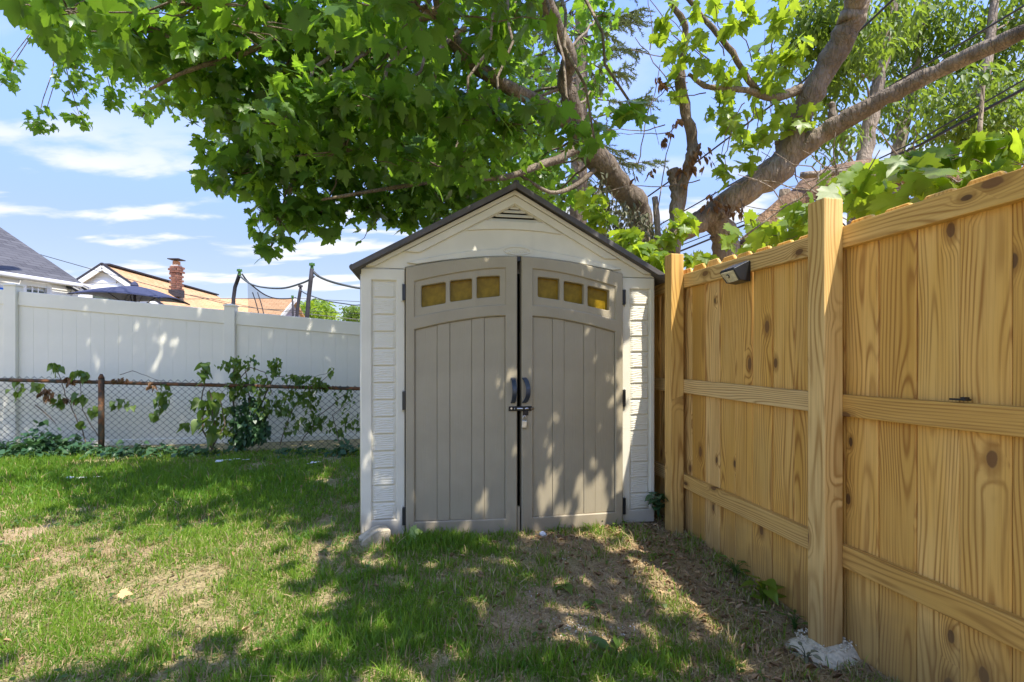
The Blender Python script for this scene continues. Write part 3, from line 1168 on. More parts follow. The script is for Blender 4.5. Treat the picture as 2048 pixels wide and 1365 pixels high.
def make_door(mirror):
    w = 0.716 if not mirror else 0.712
    fx = (lambda x: x) if not mirror else (lambda x: w - x * w / 0.716)
    ang = R(-3.3) if not mirror else R(3.3)
    # the doors bow forward to the middle
    if not mirror:
        M = SS @ Matrix.Translation((DL0, -0.024, 0.0)) @ Matrix.Rotation(ang, 4, 'Z')
    else:
        M = SS @ Matrix.Translation((DR1, -0.024, 0.0)) @ Matrix.Rotation(ang, 4, 'Z') @ Matrix.Translation((-w, 0, 0))
    PZ = lambda poly: [(fx(x), z) for x, z in poly] if not mirror else [(fx(x), z) for x, z in reversed(poly)]
    ow = 0.7065
    outer = [(0.0, 0.0), (ow, -0.004)] + list(reversed(arc(0.0, 1.696, ow, 1.782, 14, 1.75)))
    win_top = arc(0.056, 1.606, 0.630, 1.702, 12, 1.6)
    win_bot = arc(0.056, 1.386, 0.630, 1.470, 12, 1.6)
    low_top = arc(0.056, 1.302, 0.630, 1.396, 12, 1.6)
    window = win_bot + list(reversed(win_top))          # ccw
    lower = [(0.056, 0.090), (0.630, 0.093)] + list(reversed(low_top))
    rev = lambda l: list(reversed(l))
    # frame of the door
    mb = plate(MB(), PZ(outer), [PZ(rev(window)), PZ(rev(lower))], -0.014, 0.045, 0.006)
    door = fix_normals(mb.build('door', MAT['shed_taupe'], shed, space=M, centre=False))
    mb = MB().prism(PZ([(0.004, 0.004), (ow - 0.004, 0.0)] + list(reversed(arc(0.004, 1.690, ow - 0.004, 1.776, 14, 1.75)))), 0.046, 0.058)
    fix_normals(mb.build('back_skin', MAT['shed_taupe'], door, space=M))
    # window plate with three openings
    W3 = [((0.096, 1.445), (0.250, 1.474), (0.250, 1.609), (0.096, 1.581)),
          ((0.277, 1.482), (0.417, 1.503), (0.417, 1.634), (0.277, 1.616)),
          ((0.447, 1.508), (0.596, 1.524), (0.596, 1.655), (0.447, 1.645))]
    wp_ = arc(0.050, 1.380, 0.636, 1.464, 12, 1.6) + list(reversed(arc(0.050, 1.612, 0.636, 1.708, 12, 1.6)))
    mb = plate(MB(), PZ(wp_), [PZ(rev(rounded(list(q), 0.009))) for q in W3], -0.0045, 0.034, 0.004)
    fix_normals(mb.build('window_frame', MAT['shed_taupe'], door, space=M))
    for q in W3:
        c = Vector((sum(p[0] for p in q) / 4, sum(p[1] for p in q) / 4))
        q2 = [(c.x + (p[0] - c.x) * 1.06, c.y + (p[1] - c.y) * 1.06) for p in q]
        fix_normals(MB().prism(PZ(q2), 0.0345, 0.0360).build('pane', MAT['amber_pane'], door, space=M))
    # boards of the lower panel
    xs = [0.0565, 0.196, 0.276, 0.415, 0.495, 0.6295]
    def topz(x):
        t = (x - 0.056) / (0.630 - 0.056)
        return 1.396 - 0.094 * (1 - min(max(t, 0), 1)) ** 1.6 - 0.001
    for i in range(5):
        a, b = xs[i] + 0.0007, xs[i + 1] - 0.0007
        poly = [(a, 0.092), (b, 0.092)] + [(b + (a - b) * t / 5, topz(b + (a - b) * t / 5)) for t in range(6)]
        y0 = 0.0015 if i % 2 == 0 else -0.002
        mb = plate(MB(), PZ(poly), [], y0, 0.0125, 0.0022)
        fix_normals(mb.build('board', MAT['shed_taupe'], door, space=M))
    # hinges at the outer edge
    hx = fx(0.0) + (-0.012 if not mirror else 0.012)
    for z, h in ((1.54, 0.10), (0.855, 0.115), (0.125, 0.11)):
        hg = MB().box((hx, 0.000, z), (0.020, 0.022, h)).build('hinge', MAT['black_plastic'], door, space=M, bevel=0.002)
        MB().box((hx + (-0.014 if not mirror else 0.014), 0.012, z), (0.010, 0.012, h + 0.016)).build('bracket', MAT['shed_white'], hg, space=M, bevel=0.002)
    # handle: an arched pull bent outward
    hxm = 0.690 if not mirror else 0.036
    pts = []
    side = 0.010 if mirror else 0.004
    for i in range(15):
        t = i / 14
        b = math.sin(math.pi * t) ** 0.6
        pts.append(M @ Vector((hxm - 0.012 + side * 1.6 * b, -0.014 - 0.052 * b, 0.838 + 0.158 * (1 - t))))
    hb = MB()
    ww, tt = 0.0145, 0.0055
    ax = (M.to_3x3() @ Vector((1, 0, 0))).normalized()
    for i, p_ in enumerate(pts):
        d_ = (pts[min(i + 1, 14)] - pts[max(i - 1, 0)]).normalized()
        nn_ = ax.cross(d_).normalized()
        hb.v += [p_ - ax * ww - nn_ * tt, p_ + ax * ww - nn_ * tt, p_ + ax * ww + nn_ * tt, p_ - ax * ww + nn_ * tt]
    for i in range(14):
        for k_ in range(4):
            hb.f.append((4 * i + k_, 4 * i + (k_ + 1) % 4, 4 * i + 4 + (k_ + 1) % 4, 4 * i + 4 + k_))
    hb.f += [(3, 2, 1, 0), (56, 57, 58, 59)]
    fix_normals(hb.build('handle', MAT['grey_blue_plastic'], door, bevel=0.003))
    return door, M


door_l, ML = make_door(False)
door_r, MR = make_door(True)
# sill below the doors and astragal closing the lowest part of the gap
MB().box2((0.28, -0.012, -0.03), (1.71, 0.06, -0.006)).build('sill', MAT['shed_taupe'], shed, space=SS)
MB().box2((DLC - 0.012, -0.066, 0.0), (DLC + 0.004, -0.040, 0.165)).build('astragal', MAT['shed_taupe'], shed, space=SS)
MB().box2((DLC - 0.011, -0.052, 1.755), (DLC + 0.012, -0.028, 1.782)).build('stop_block', MAT['black_plastic'], shed, space=SS)

# barrel bolt across the gap
lat = MB()
lat.box((0.0, -0.083, 0.800), (0.150, 0.006, 0.030))
bolt_plate = lat.build('latch', MAT['black_metal'], shed, space=SS @ Matrix.Translation((DLC + 0.003, 0, 0)), bevel=0.002)
LX = SS @ Matrix.Translation((DLC + 0.003, 0, 0))
MB().tube([LX @ Vector((-0.04, -0.091, 0.801)), LX @ Vector((0.088, -0.091, 0.799))], 0.0065, 10).build('bolt', MAT['bolt_steel'], bolt_plate, smooth=True)
for dx in (-0.030, 0.022, 0.060):
    MB().box((dx, -0.090, 0.800), (0.016, 0.016, 0.022)).build('keeper', MAT['black_metal'], bolt_plate, space=LX, bevel=0.003)
MB().tube([LX @ Vector((-0.058, -0.086, 0.802)), LX @ Vector((-0.058, -0.090, 0.802))], 0.006, 10).build('screw', MAT['bolt_steel'], bolt_plate)
MB().box((0.034, -0.085, 0.772), (0.036, 0.006, 0.032)).build('hasp', MAT['black_metal'], bolt_plate, space=LX, bevel=0.002)

# padlock hanging from the hasp
pk = thing('padlock', 'small silver padlock hanging from the black bolt on the shed doors', 'padlock', LX @ Vector((0.026, -0.092, 0.70)), SH_ANG)
PM = WM[pk]
MB().box((0, 0, 0.0), (0.034, 0.014, 0.048), Matrix.Rotation(R(4), 3, 'Y')).build('body', MAT['steel'], pk, space=PM, bevel=0.004)
sh = [(-0.010, 0, 0.022), (-0.010, 0, 0.042), (-0.006, 0, 0.052), (0.001, 0, 0.056), (0.008, 0, 0.052), (0.012, 0, 0.042), (0.012, 0, 0.022)]
MB().tube([PM @ Vector(p) for p in sh], 0.0032, 8).build('shackle', MAT['bolt_steel'], pk, smooth=True)

# ------------------------------------------------------------------ stones by the shed
def lump(name, c, size, seed, mat, rot=0.0, cut=None):
    bm = bmesh.new()
    bmesh.ops.create_icosphere(bm, subdivisions=3, radius=1)
    rnd = random.Random(seed)
    ax = [(Vector((rnd.uniform(-1, 1), rnd.uniform(-1, 1), rnd.uniform(-1, 1))).normalized(), rnd.uniform(0.55, 0.9)) for _ in range(9)]
    for v in bm.verts:
        p = v.co.copy()
        for d, l in ax:
            k_ = p.dot(d)
            if k_ > l:
                p -= d * (k_ - l) * 0.85
        p *= 1 + 0.03 * rnd.uniform(-1, 1)
        v.co = Vector((p.x * size[0], p.y * size[1], p.z * size[2]))
    me = bpy.data.meshes.new(name)
    bm.to_mesh(me)
    bm.free()
    me.polygons.foreach_set('use_smooth', [True] * len(me.polygons))
    o = link_mesh(name, me, mat, None, Matrix.Translation(c) @ Matrix.Rotation(rot, 4, 'Z'))
    return o


def edging_stone():
    # piece of a round concrete edging block, a thick curved wedge standing on the grass
    a = Vector(gpt(722, 1096))
    mb = MB()
    n = 12
    prof = []
    for i in range(n + 1):
        t = i / n
        prof.append((0.17 * t, 0.006 + 0.078 * math.sin(math.pi * (0.12 + 0.50 * t))))
    poly = [(0.0, -0.03), (0.17, -0.03)] + [(x, z) for x, z in reversed(prof)]
    mb.prism(poly, -0.055, 0.055)
    o = mb.build('edging_stone', MAT['concrete'], None, space=Matrix.Translation(a + Vector((-0.02, 0.05, 0))) @ Matrix.Rotation(R(28), 4, 'Z'), bevel=0.004, seg=2)
    fix_normals(o)
    tag(o, 'curved grey piece of concrete edging lying at the shed front corner', 'stone')
edging_stone()
p = gpt(1087, 1072)
tag(lump('round_stone', p + Vector((0, 0, 0.012)), (0.026, 0.022, 0.018), 5, MAT['debris_white']), 'small round white stone in front of the taupe shed doors', 'stone')

# ------------------------------------------------------------------ white vinyl fence
VA, VB = at(27, 730, 5.9), at(722, 730, 6.6)
VD = Vector((VB.x - VA.x, VB.y - VA.y, 0))
VL = VD.length
VD.normalize()
VANG = math.atan2(VD.y, VD.x)
vinyl = thing('vinyl_fence', 'white vinyl privacy fence with capped posts behind the chain link', 'fence', (VA.x, VA.y, 0))


def v_top(s):      # height of the top rail's upper edge along the fence (s metres from the left post)
    return EYE + 0.873 + (0.555 - 0.873) * s / VL


def vat(s, off, z):
    return Vector((VA.x, VA.y, 0)) + VD * s + Vector((-VD.y, VD.x, 0)) * off + Vector((0, 0, z))


S2 = None
# where the second post stands: pixel 462
for i in range(4000):
    s = i * 0.001
    q = vat(s, 0, 0)
    if q.x / q.y * 1000 + 1024 >= 462:
        S2 = s
        break
BAY = S2
vposts = [-2 * BAY, -BAY, 0.0, BAY, 2 * BAY, 3 * BAY, 4 * BAY]
for s in vposts:
    top = v_top(s) + 0.055
    po = MB().box2((-0.062, -0.062, -0.1), (0.062, 0.062, top)).build('post', MAT['vinyl'], vinyl, space=Matrix.Translation(vat(s, 0, 0)) @ Matrix.Rotation(VANG, 4, 'Z'), bevel=0.006)
    cp = MB().box((0, 0, 0.008), (0.142, 0.142, 0.018))
    cp.add([(-0.066, -0.066, 0.0175), (0.066, -0.066, 0.0175), (0.066, 0.066, 0.0175), (-0.066, 0.066, 0.0175), (0, 0, 0.036)], [(0, 1, 4), (1, 2, 4), (2, 3, 4), (3, 0, 4)])
    cp.build('cap', MAT['vinyl'], po, space=Matrix.Translation(vat(s, 0, top)) @ Matrix.Rotation(VANG, 4, 'Z'))
for i in range(len(vposts) - 1):
    a, b = vposts[i] + 0.063, vposts[i + 1] - 0.063
    ta, tb = v_top(a), v_top(b)
    up = Vector((0, 0, 1))
    MB().bar(vat(a, 0, ta - 0.085), vat(b, 0, tb - 0.085), 0.05, 0.17).build('top_rail', MAT['vinyl'], vinyl, bevel=0.006)
    MB().bar(vat(a, 0, 0.16), vat(b, 0, 0.16), 0.05, 0.16).build('bottom_rail', MAT['vinyl'], vinyl, bevel=0.006)
    nb = 15
    bw = (b - a) / nb
    for j in range(nb):
        s0, s1 = a + j * bw, a + (j + 1) * bw
        mb = MB()
        z0 = 0.2
        g = 0.0003
        poly = [(s0 + g, z0), (s1 - g, z0), (s1 - g, v_top(s1) - 0.12), (s0 + g, v_top(s0) - 0.12)]
        S_ = Matrix.Translation(Vector((VA.x, VA.y, 0))) @ Matrix.Rotation(VANG, 4, 'Z')
        plate(mb, poly, [], -0.012, 0.012, 0.0009)
        fix_normals(mb.build('board', MAT['vinyl'], vinyl, space=S_))

# ------------------------------------------------------------------ rusty chain-link fence
CY = 5.6
clf = thing('chain_link_fence', 'low rusty chain link fence overgrown with vines in front of the white fence', 'fence', at(207, 905, CY))


def cl_top(x):
    px = x / CY * 1000 + 1024
    return EYE + (730 - (760 + 18 * px / 722)) / 1000 * CY


xl, xr = -8.2, -0.9
pts = [(x, CY, cl_top(x)) for x in np.linspace(xl, xr, 16)]
MB().tube(pts, 0.020, 8).build('top_rail', MAT['rusty_metal'], clf, smooth=True)
for px in (-460, 207, 874):
    x = (px - 1024) / 1000 * CY
    po = MB().tube([(x, CY - 0.03, 0.05), (x, CY - 0.03, cl_top(x) + 0.045)], 0.029, 10).build('post', MAT['rusty_metal'], clf, smooth=True)
    MB().tube([(x, CY - 0.03, cl_top(x) + 0.045), (x, CY - 0.03, cl_top(x) + 0.062), (x, CY - 0.03, cl_top(x) + 0.095)], [0.033, 0.026, 0.012], 10).build('cap', MAT['rusty_metal'], po, smooth=True)
wm = MB()
dx, dz = 0.0415, 0.0345
ncol = int((xr - xl) / dx)
for i in range(ncol):
    x0 = xl + i * dx
    zt = cl_top(x0) + 0.055
    z = 0.12
    pts = []
    k_ = 0
    while z < zt:
        side = (k_ + i) % 2
        pts.append((x0 + (dx * 0.98 if side else 0.02 * dx) + random.uniform(-.002, .002), CY + 0.028 + 0.004 * (1 if side else -1), z))
        z += dz
        k_ += 1
    if len(pts) > 2:
        wm.tube(pts, 0.0034, 3, cap=False)
wm.build('wire_mesh', MAT['wire'], clf)
for i in range(14):
    x = xl + 0.5 + i * 0.52
    MB().tube([(x + 0.024 * math.sin(a) * 0.3, CY + 0.026 * math.cos(a), cl_top(x) + 0.026 * math.sin(a)) for a in [k_ * math.pi / 5 for k_ in range(11)]], 0.0026, 4, cap=False).build('tie', MAT['wire'], clf)


# ------------------------------------------------------------------ leaf shapes
def maple_shape():
    half = [(0.0, 0.0), (0.10, -0.05), (0.22, -0.11), (0.30, -0.02), (0.46, 0.00), (0.40, 0.13), (0.58, 0.24), (0.50, 0.31), (0.66, 0.47), (0.47, 0.46),
            (0.40, 0.54), (0.24, 0.48), (0.28, 0.66), (0.18, 0.70), (0.14, 0.86), (0.0, 1.05)]
    n = len(half)
    V, F = [], []
    spine = [(0.0, 0.0), (0.0, 0.30), (0.0, 0.62), (0.0, 1.05)]

    def z_of(x, y):
        return 0.10 * abs(x) - 0.30 * (x * x + 0.55 * (y - 0.1) ** 2) + 0.025 * math.sin(9 * x + 4 * y)
    c = (0.0, 0.30)
    V.append((c[0], c[1], z_of(*c) - 0.02))
    for sgn in (1, -1):
        b = len(V)
        for x, y in half:
            V.append((sgn * x, y, z_of(x * sgn, y)))
        for i in range(n - 1):
            F.append((0, b + i, b + i + 1) if sgn > 0 else (0, b + i + 1, b + i))
    return np.array(V), np.array(F)


def oval_shape():
    V = [(0, 0, 0), (0.17, 0.30, 0.05), (0.14, 0.66, 0.03), (0, 1.0, -0.10), (-0.14, 0.66, 0.03), (-0.17, 0.30, 0.05), (0, 0.5, -0.01)]
    F = [(6, 0, 1), (6, 1, 2), (6, 2, 3), (6, 3, 4), (6, 4, 5), (6, 5, 0)]
    return np.array(V, float), np.array(F)


def heart_shape():
    half = [(0, 0.0), (0.20, -0.12), (0.40, 0.02), (0.44, 0.25), (0.34, 0.52), (0.16, 0.80), (0, 1.05)]
    V = [(0, 0.32, -0.03)]
    F = []
    for sgn in (1, -1):
        b = len(V)
        for x, y in half:
            V.append((sgn * x, y, 0.12 * x - 0.22 * y * y))
        for i in range(len(half) - 1):
            F.append((0, b + i, b + i + 1) if sgn > 0 else (0, b + i + 1, b + i))
    return np.array(V, float), np.array(F)


def curl_shape():
    V = [(0, 0, 0), (0.16, 0.25, 0.12), (0.10, 0.6, 0.20), (0, 1.0, 0.1), (-0.13, 0.6, 0.16), (-0.15, 0.3, 0.14), (0.02, 0.5, -0.03)]
    F = [(6, 0, 1), (6, 1, 2), (6, 2, 3), (6, 3, 4), (6, 4, 5), (6, 5, 0)]
    return np.array(V, float), np.array(F)


SHAPES = {'maple': maple_shape(), 'oval': oval_shape(), 'heart': heart_shape(), 'curl': curl_shape()}


def leaf_rot(tip, nrm):
    """rotation matrices (n,3,3) with y along tip and z near nrm"""
    y = tip / np.linalg.norm(tip, axis=1, keepdims=True)
    z = nrm - y * np.sum(nrm * y, 1, keepdims=True)
    z = z / np.maximum(np.linalg.norm(z, axis=1, keepdims=True), 1e-6)
    x = np.cross(y, z)
    return np.stack([x, y, z], 2)


def rand_orient(n, droop=(0.2, 1.0), up=0.8, face=(0, 0, 0)):
    a = rng.uniform(0, 2 * np.pi, n)
    d = rng.uniform(droop[0], droop[1], n)
    tip = np.stack([np.cos(a), np.sin(a), -d], 1) + np.array(face)
    nrm = np.stack([rng.normal(0, 0.5, n) + np.cos(a) * d * .6, rng.normal(0, 0.5, n) + np.sin(a) * d * .6, np.full(n, up)], 1)
    return leaf_rot(tip, nrm)


def leaves_mesh(name, shape, P, Rm, S, tint):
    bv, bf = SHAPES[shape]
    n, m = len(P), len(bv)
    k3 = np.stack([rng.uniform(0.8, 1.12, n), rng.uniform(0.9, 1.08, n), rng.uniform(-0.2, 2.3, n)], 1)
    V = np.einsum('nij,nmj->nmi', Rm * S[:, None, None], bv[None] * k3[:, None, :]) + P[:, None, :]
    F = bf[None] + (np.arange(n) * m)[:, None, None]
    return fast_mesh(name, V.reshape(-1, 3), F.reshape(-1, 3), np.repeat(tint, m))


LEAF_VARIANTS = {}


def leaf_variants(shape, mat):
    key = (shape, mat)
    if key not in LEAF_VARIANTS:
        out = []
        for k_ in range(5):
            bv, bf = SHAPES[shape]
            sq = bv * np.array([0.86 + 0.06 * k_, 1.0, (0.4, 1.9, -0.3, 1.2, 2.4)[k_]])
            me = fast_mesh('leaf', sq, bf, np.full(len(bv), 0.1 + 0.2 * k_))
            me.materials.append(MAT[mat])
            out.append(me)
        LEAF_VARIANTS[key] = out
    return LEAF_VARIANTS[key]


def hang_leaves(parent, shape, mat, P, Rm, S, tint, singles=300, name='leaf', mass='foliage'):
    """the leaves that show largest become parts of their own, the rest one mass"""
    px = P[:, 0] / np.maximum(P[:, 1], .1) * 1000 + 1024
    py = 730 - (P[:, 2] - EYE) / np.maximum(P[:, 1], .1) * 1000
    vis = (px > -20) & (px < 2070) & (py > -20) & (py < 1380) & (P[:, 1] > 0.4)
    show = np.where(vis, S / np.maximum(P[:, 1], 0.3), 0) * rng.uniform(0.85, 1.15, len(P))
    order = np.argsort(-show)
    k_ = min(singles, int(vis.sum()))
    vs = leaf_variants(shape, mat)
    for i in order[:k_]:
        M = Matrix([list(Rm[i][0] * S[i]) + [P[i][0]], list(Rm[i][1] * S[i]) + [P[i][1]], list(Rm[i][2] * S[i]) + [P[i][2]], [0, 0, 0, 1]])
        o = bpy.data.objects.new(name, vs[int(min(tint[i], 0.999) * 5)])
        col.objects.link(o)
        place(o, M, parent)
    rest = order[k_:]
    if len(rest):
        me = leaves_mesh(mass, shape, P[rest], Rm[rest], S[rest], tint[rest])
        o = link_mesh(mass, me, MAT[mat], parent)
        o['kind'] = 'stuff'


def blob_points(blobs):
    """blobs (px, py, depth, rx, ry in pixels, rdepth m, n): points spread through ellipsoids standing in the crown"""
    out, ids = [], []
    for i, (px, py, Y, rx, ry, rd, n) in enumerate(blobs):
        c = np.array(at(px, py, Y))
        d = rng.normal(0, 1, (n, 3))
        d /= np.linalg.norm(d, axis=1, keepdims=True)
        r = rng.uniform(0, 1, (n, 1)) ** 0.42
        q = d * r * np.array([rx / 1000 * Y, rd, ry / 1000 * Y])
        out.append(c + q)
        ids += [i] * n
    return np.concatenate(out), np.array(ids)


def limb(mb, pts, n=10, wig=0.012):
    """pts: (px, py, depth, diameter px) -> smooth tube"""
    P = [np.array(at(a, b, c)) for a, b, c, d in pts]
    rad = [d / 2000 * c for a, b, c, d in pts]
    Q, q = [], []
    m = len(P)
    for i in range(m - 1):
        p0, p1, p2, p3 = P[max(i - 1, 0)], P[i], P[i + 1], P[min(i + 2, m - 1)]
        for t in (0, 0.25, 0.5, 0.75):
            Q.append(0.5 * ((2 * p1) + (-p0 + p2) * t + (2 * p0 - 5 * p1 + 4 * p2 - p3) * t * t + (-p0 + 3 * p1 - 3 * p2 + p3) * t ** 3))
            q.append((rad[i] * (1 - t) + rad[i + 1] * t) * (1 + random.uniform(-0.11, 0.11)))
    Q.append(P[-1])
    q.append(rad[-1])
    Q = [v + np.array([random.uniform(-1, 1), random.uniform(-1, 1), 0]) * wig * min(1, q[i] / 0.05) for i, v in enumerate(Q)]
    mb.tube(Q, q, n)
    return Q, q


def twig(mb, a, b, r0, r1, sag=0.05, n=5, wig=0.03):
    a, b = Vector(a), Vector(b)
    L = (b - a).length
    pts = []
    for i in range(n + 1):
        t = i / n
        p = a.lerp(b, t) + Vector((0, 0, -sag * L * 4 * t * (1 - t)))
        if 0 < i < n:
            p += Vector((random.uniform(-1, 1), random.uniform(-1, 1), random.uniform(-1, 1))) * wig * L
        pts.append(p)
    mb.tube(pts, [r0 + (r1 - r0) * i / n for i in range(n + 1)], 5, cap=False)
    return pts


# ------------------------------------------------------------------ the overhanging maple behind the shed
maple = thing('maple_tree', 'large overhanging maple tree whose grey limb rises from behind the shed', 'tree', at(1285, 800, 5.7))
tr = MB()
A_main, _ = limb(tr, [(1290, 850, 5.75, 60), (1284, 560, 5.7, 50), (1282, 450, 5.65, 47), (1272, 410, 5.55, 48), (1238, 370, 5.4, 46), (1180, 300, 5.1, 45),
                      (1158, 262, 4.95, 42), (1142, 210, 4.8, 36), (1130, 160, 4.7, 34), (1137, 115, 4.55, 33), (1116, 62, 4.4, 30), (1092, 5, 4.2, 28), (1065, -80, 3.9, 27), (1040, -200, 3.5, 26)], 12)
tr.build('trunk', MAT['bark'], maple, smooth=True)
br = MB()
limb(br, [(1156, 262, 4.95, 34), (1085, 212, 4.7, 30), (1000, 165, 4.4, 28), (930, 112, 4.1, 27), (890, 40, 3.8, 26), (868, -30, 3.5, 25), (800, -160, 3.0, 25)])
br.build('limb', MAT['bark'], maple, smooth=True)
br = MB()
limb(br, [(880, 20, 3.75, 22), (800, 45, 3.65, 20), (700, 30, 3.5, 18), (600, 55, 3.4, 15), (480, 110, 3.3, 11), (380, 140, 3.2, 8), (300, 180, 3.2, 5)])
br.build('limb', MAT['bark'], maple, smooth=True)
br = MB()
limb(br, [(1165, 290, 5.0, 18), (1120, 318, 4.8, 17), (1080, 330, 4.6, 14), (1010, 355, 4.3, 11), (900, 360, 4.0, 9), (760, 380, 3.8, 8), (640, 400, 3.7, 5)])
br.build('limb', MAT['bark'], maple, smooth=True)
br = MB()
limb(br, [(1200, 330, 5.2, 12), (1150, 372, 5.0, 10), (1100, 385, 4.8, 8), (1040, 350, 4.6, 6)])
br.build('limb', MAT['bark'], maple, smooth=True)
# overhead limbs, above the frame
OVER = [[(0.3, 3.5, 3.9), (0.6, 2.4, 4.0), (0.9, 1.2, 4.1), (1.1, 0.1, 4.2), (1.2, -1.0, 4.4)],
        [(0.3, 3.4, 3.8), (-0.6, 2.6, 4.3), (-1.5, 2.2, 4.8), (-2.8, 2.0, 5.1), (-4.2, 2.2, 5.4)],
        [(0.1, 3.6, 4.0), (-0.9, 3.7, 4.9), (-2.2, 3.8, 5.3), (-3.8, 3.9, 5.5)]]
for path in OVER:
    mb = MB()
    mb.tube(path, [0.055 - 0.009 * i for i in range(len(path))], 8)
    mb.build('limb', MAT['bark'], maple, smooth=True)

CROWN = [  # px, py, depth, rx, ry, rdepth, n
    (560, 40, 3.3, 260, 90, 0.7, 620), (250, 40, 3.0, 190, 60, 0.5, 210), (120, 25, 2.5, 110, 40, 0.4, 60),
    (400, 150, 3.6, 150, 80, 0.6, 300), (520, 250, 3.8, 120, 95, 0.6, 300), (470, 345, 3.7, 75, 45, 0.35, 95),
    (600, 330, 3.9, 130, 110, 0.6, 420), (560, 440, 3.8, 60, 60, 0.3, 90), (645, 420, 3.9, 45, 50, 0.3, 70), (540, 500, 3.8, 20, 14, 0.1, 10),
    (700, 150, 3.9, 180, 150, 0.8, 700), (820, 300, 4.2, 190, 140, 0.7, 800), (760, 430, 4.3, 70, 70, 0.4, 150), (745, 500, 4.4, 25, 25, 0.2, 22),
    (900, 120, 4.4, 170, 130, 0.8, 560), (960, 300, 4.6, 130, 110, 0.6, 420), (880, 410, 4.7, 100, 70, 0.5, 260),
    (1060, 330, 5.2, 80, 70, 0.4, 110), (1100, 400, 5.6, 60, 50, 0.3, 50), (1075, 200, 5.5, 70, 90, 0.4, 120),
    (1160, 70, 5.6, 70, 70, 0.4, 110), (1205, 30, 5.2, 50, 40, 0.3, 40), (1190, 180, 5.4, 35, 50, 0.3, 36), (1010, 60, 3.8, 90, 60, 0.5, 150),
    (780, 205, 2.9, 180, 40, 0.3, 170), (1000, 240, 3.0, 140, 42, 0.3, 120), (640, 190, 2.9, 110, 42, 0.3, 80), (1160, 262, 3.1, 60, 28, 0.15, 26),
    (420, 20, 2.3, 330, 45, 0.3, 95), (850, 20, 2.4, 260, 50, 0.35, 95), (560, 250, 2.8, 70, 60, 0.2, 35), (900, 330, 3.3, 110, 60, 0.3, 90), (690, 300, 3.1, 120, 70, 0.3, 90),
    (1270, 220, 2.7, 60, 16, 0.12, 12), (1190, 290, 2.8, 22, 18, 0.08, 4), (1085, 330, 5.9, 60, 60, 0.4, 110), (1130, 400, 6.0, 50, 40, 0.3, 60), (880, 210, 5.6, 300, 190, 0.6, 700), (1000, 380, 5.9, 180, 60, 0.5, 200)]
CROWN = [b[:6] + (int(b[6] * (1.15 if b[6] > 150 else 1.25)),) for b in CROWN]
P, ids = blob_points(CROWN)
# keep the lower left of the crown open and clear of the shed
ppx = P[:, 0] / P[:, 1] * 1000 + 1024
ppy = 730 - (P[:, 2] - EYE) / P[:, 1] * 1000
edge = np.interp(ppx, [0, 60, 170, 300, 390, 400, 480, 520, 580, 620, 680, 700, 740, 790, 860, 1040, 1150, 1300], [70, 110, 150, 235, 250, 400, 400, 520, 500, 480, 470, 410, 520, 500, 460, 380, 420, 300])
keep = (ppy < edge + rng.normal(0, 20, len(P))) & ~((P[:, 1] > 2.9) & (P[:, 1] < 5.3) & (P[:, 2] < 2.4) & (P[:, 0] > -1.3) & (P[:, 0] < 1.1))
P, ids = P[keep], ids[keep]
n = len(P)
S = rng.uniform(0.055, 0.130, n)
Rm = rand_orient(n, (0.35, 1.5), 0.8, (0, -0.25, 0))
tint = np.clip(rng.beta(2, 2.2, n), 0, 0.999)
# branchlets carrying the crown
bl = MB()
for i, b in enumerate(CROWN):
    c = at(b[0], b[1], b[2])
    pts_i = P[ids == i]
    if len(pts_i) < 5:
        continue
    root_p = min(A_main, key=lambda q: np.linalg.norm(np.array(q) - np.array(c)))
    if b[0] < 820:
        root_p = at(max(b[0] + 150, 500), min(b[1], 60) * 0.6 + 20, 3.55)
    twig(bl, root_p, c, 0.016, 0.007, -0.03, 7, 0.03)
    for _ in range(min(14, len(pts_i) // 8 + 2)):
        q = pts_i[rng.integers(len(pts_i))]
        twig(bl, c, q, 0.006, 0.002, 0.02, 5, 0.05)
bl.build('branches', MAT['bark'], maple, smooth=True)['kind'] = 'stuff'


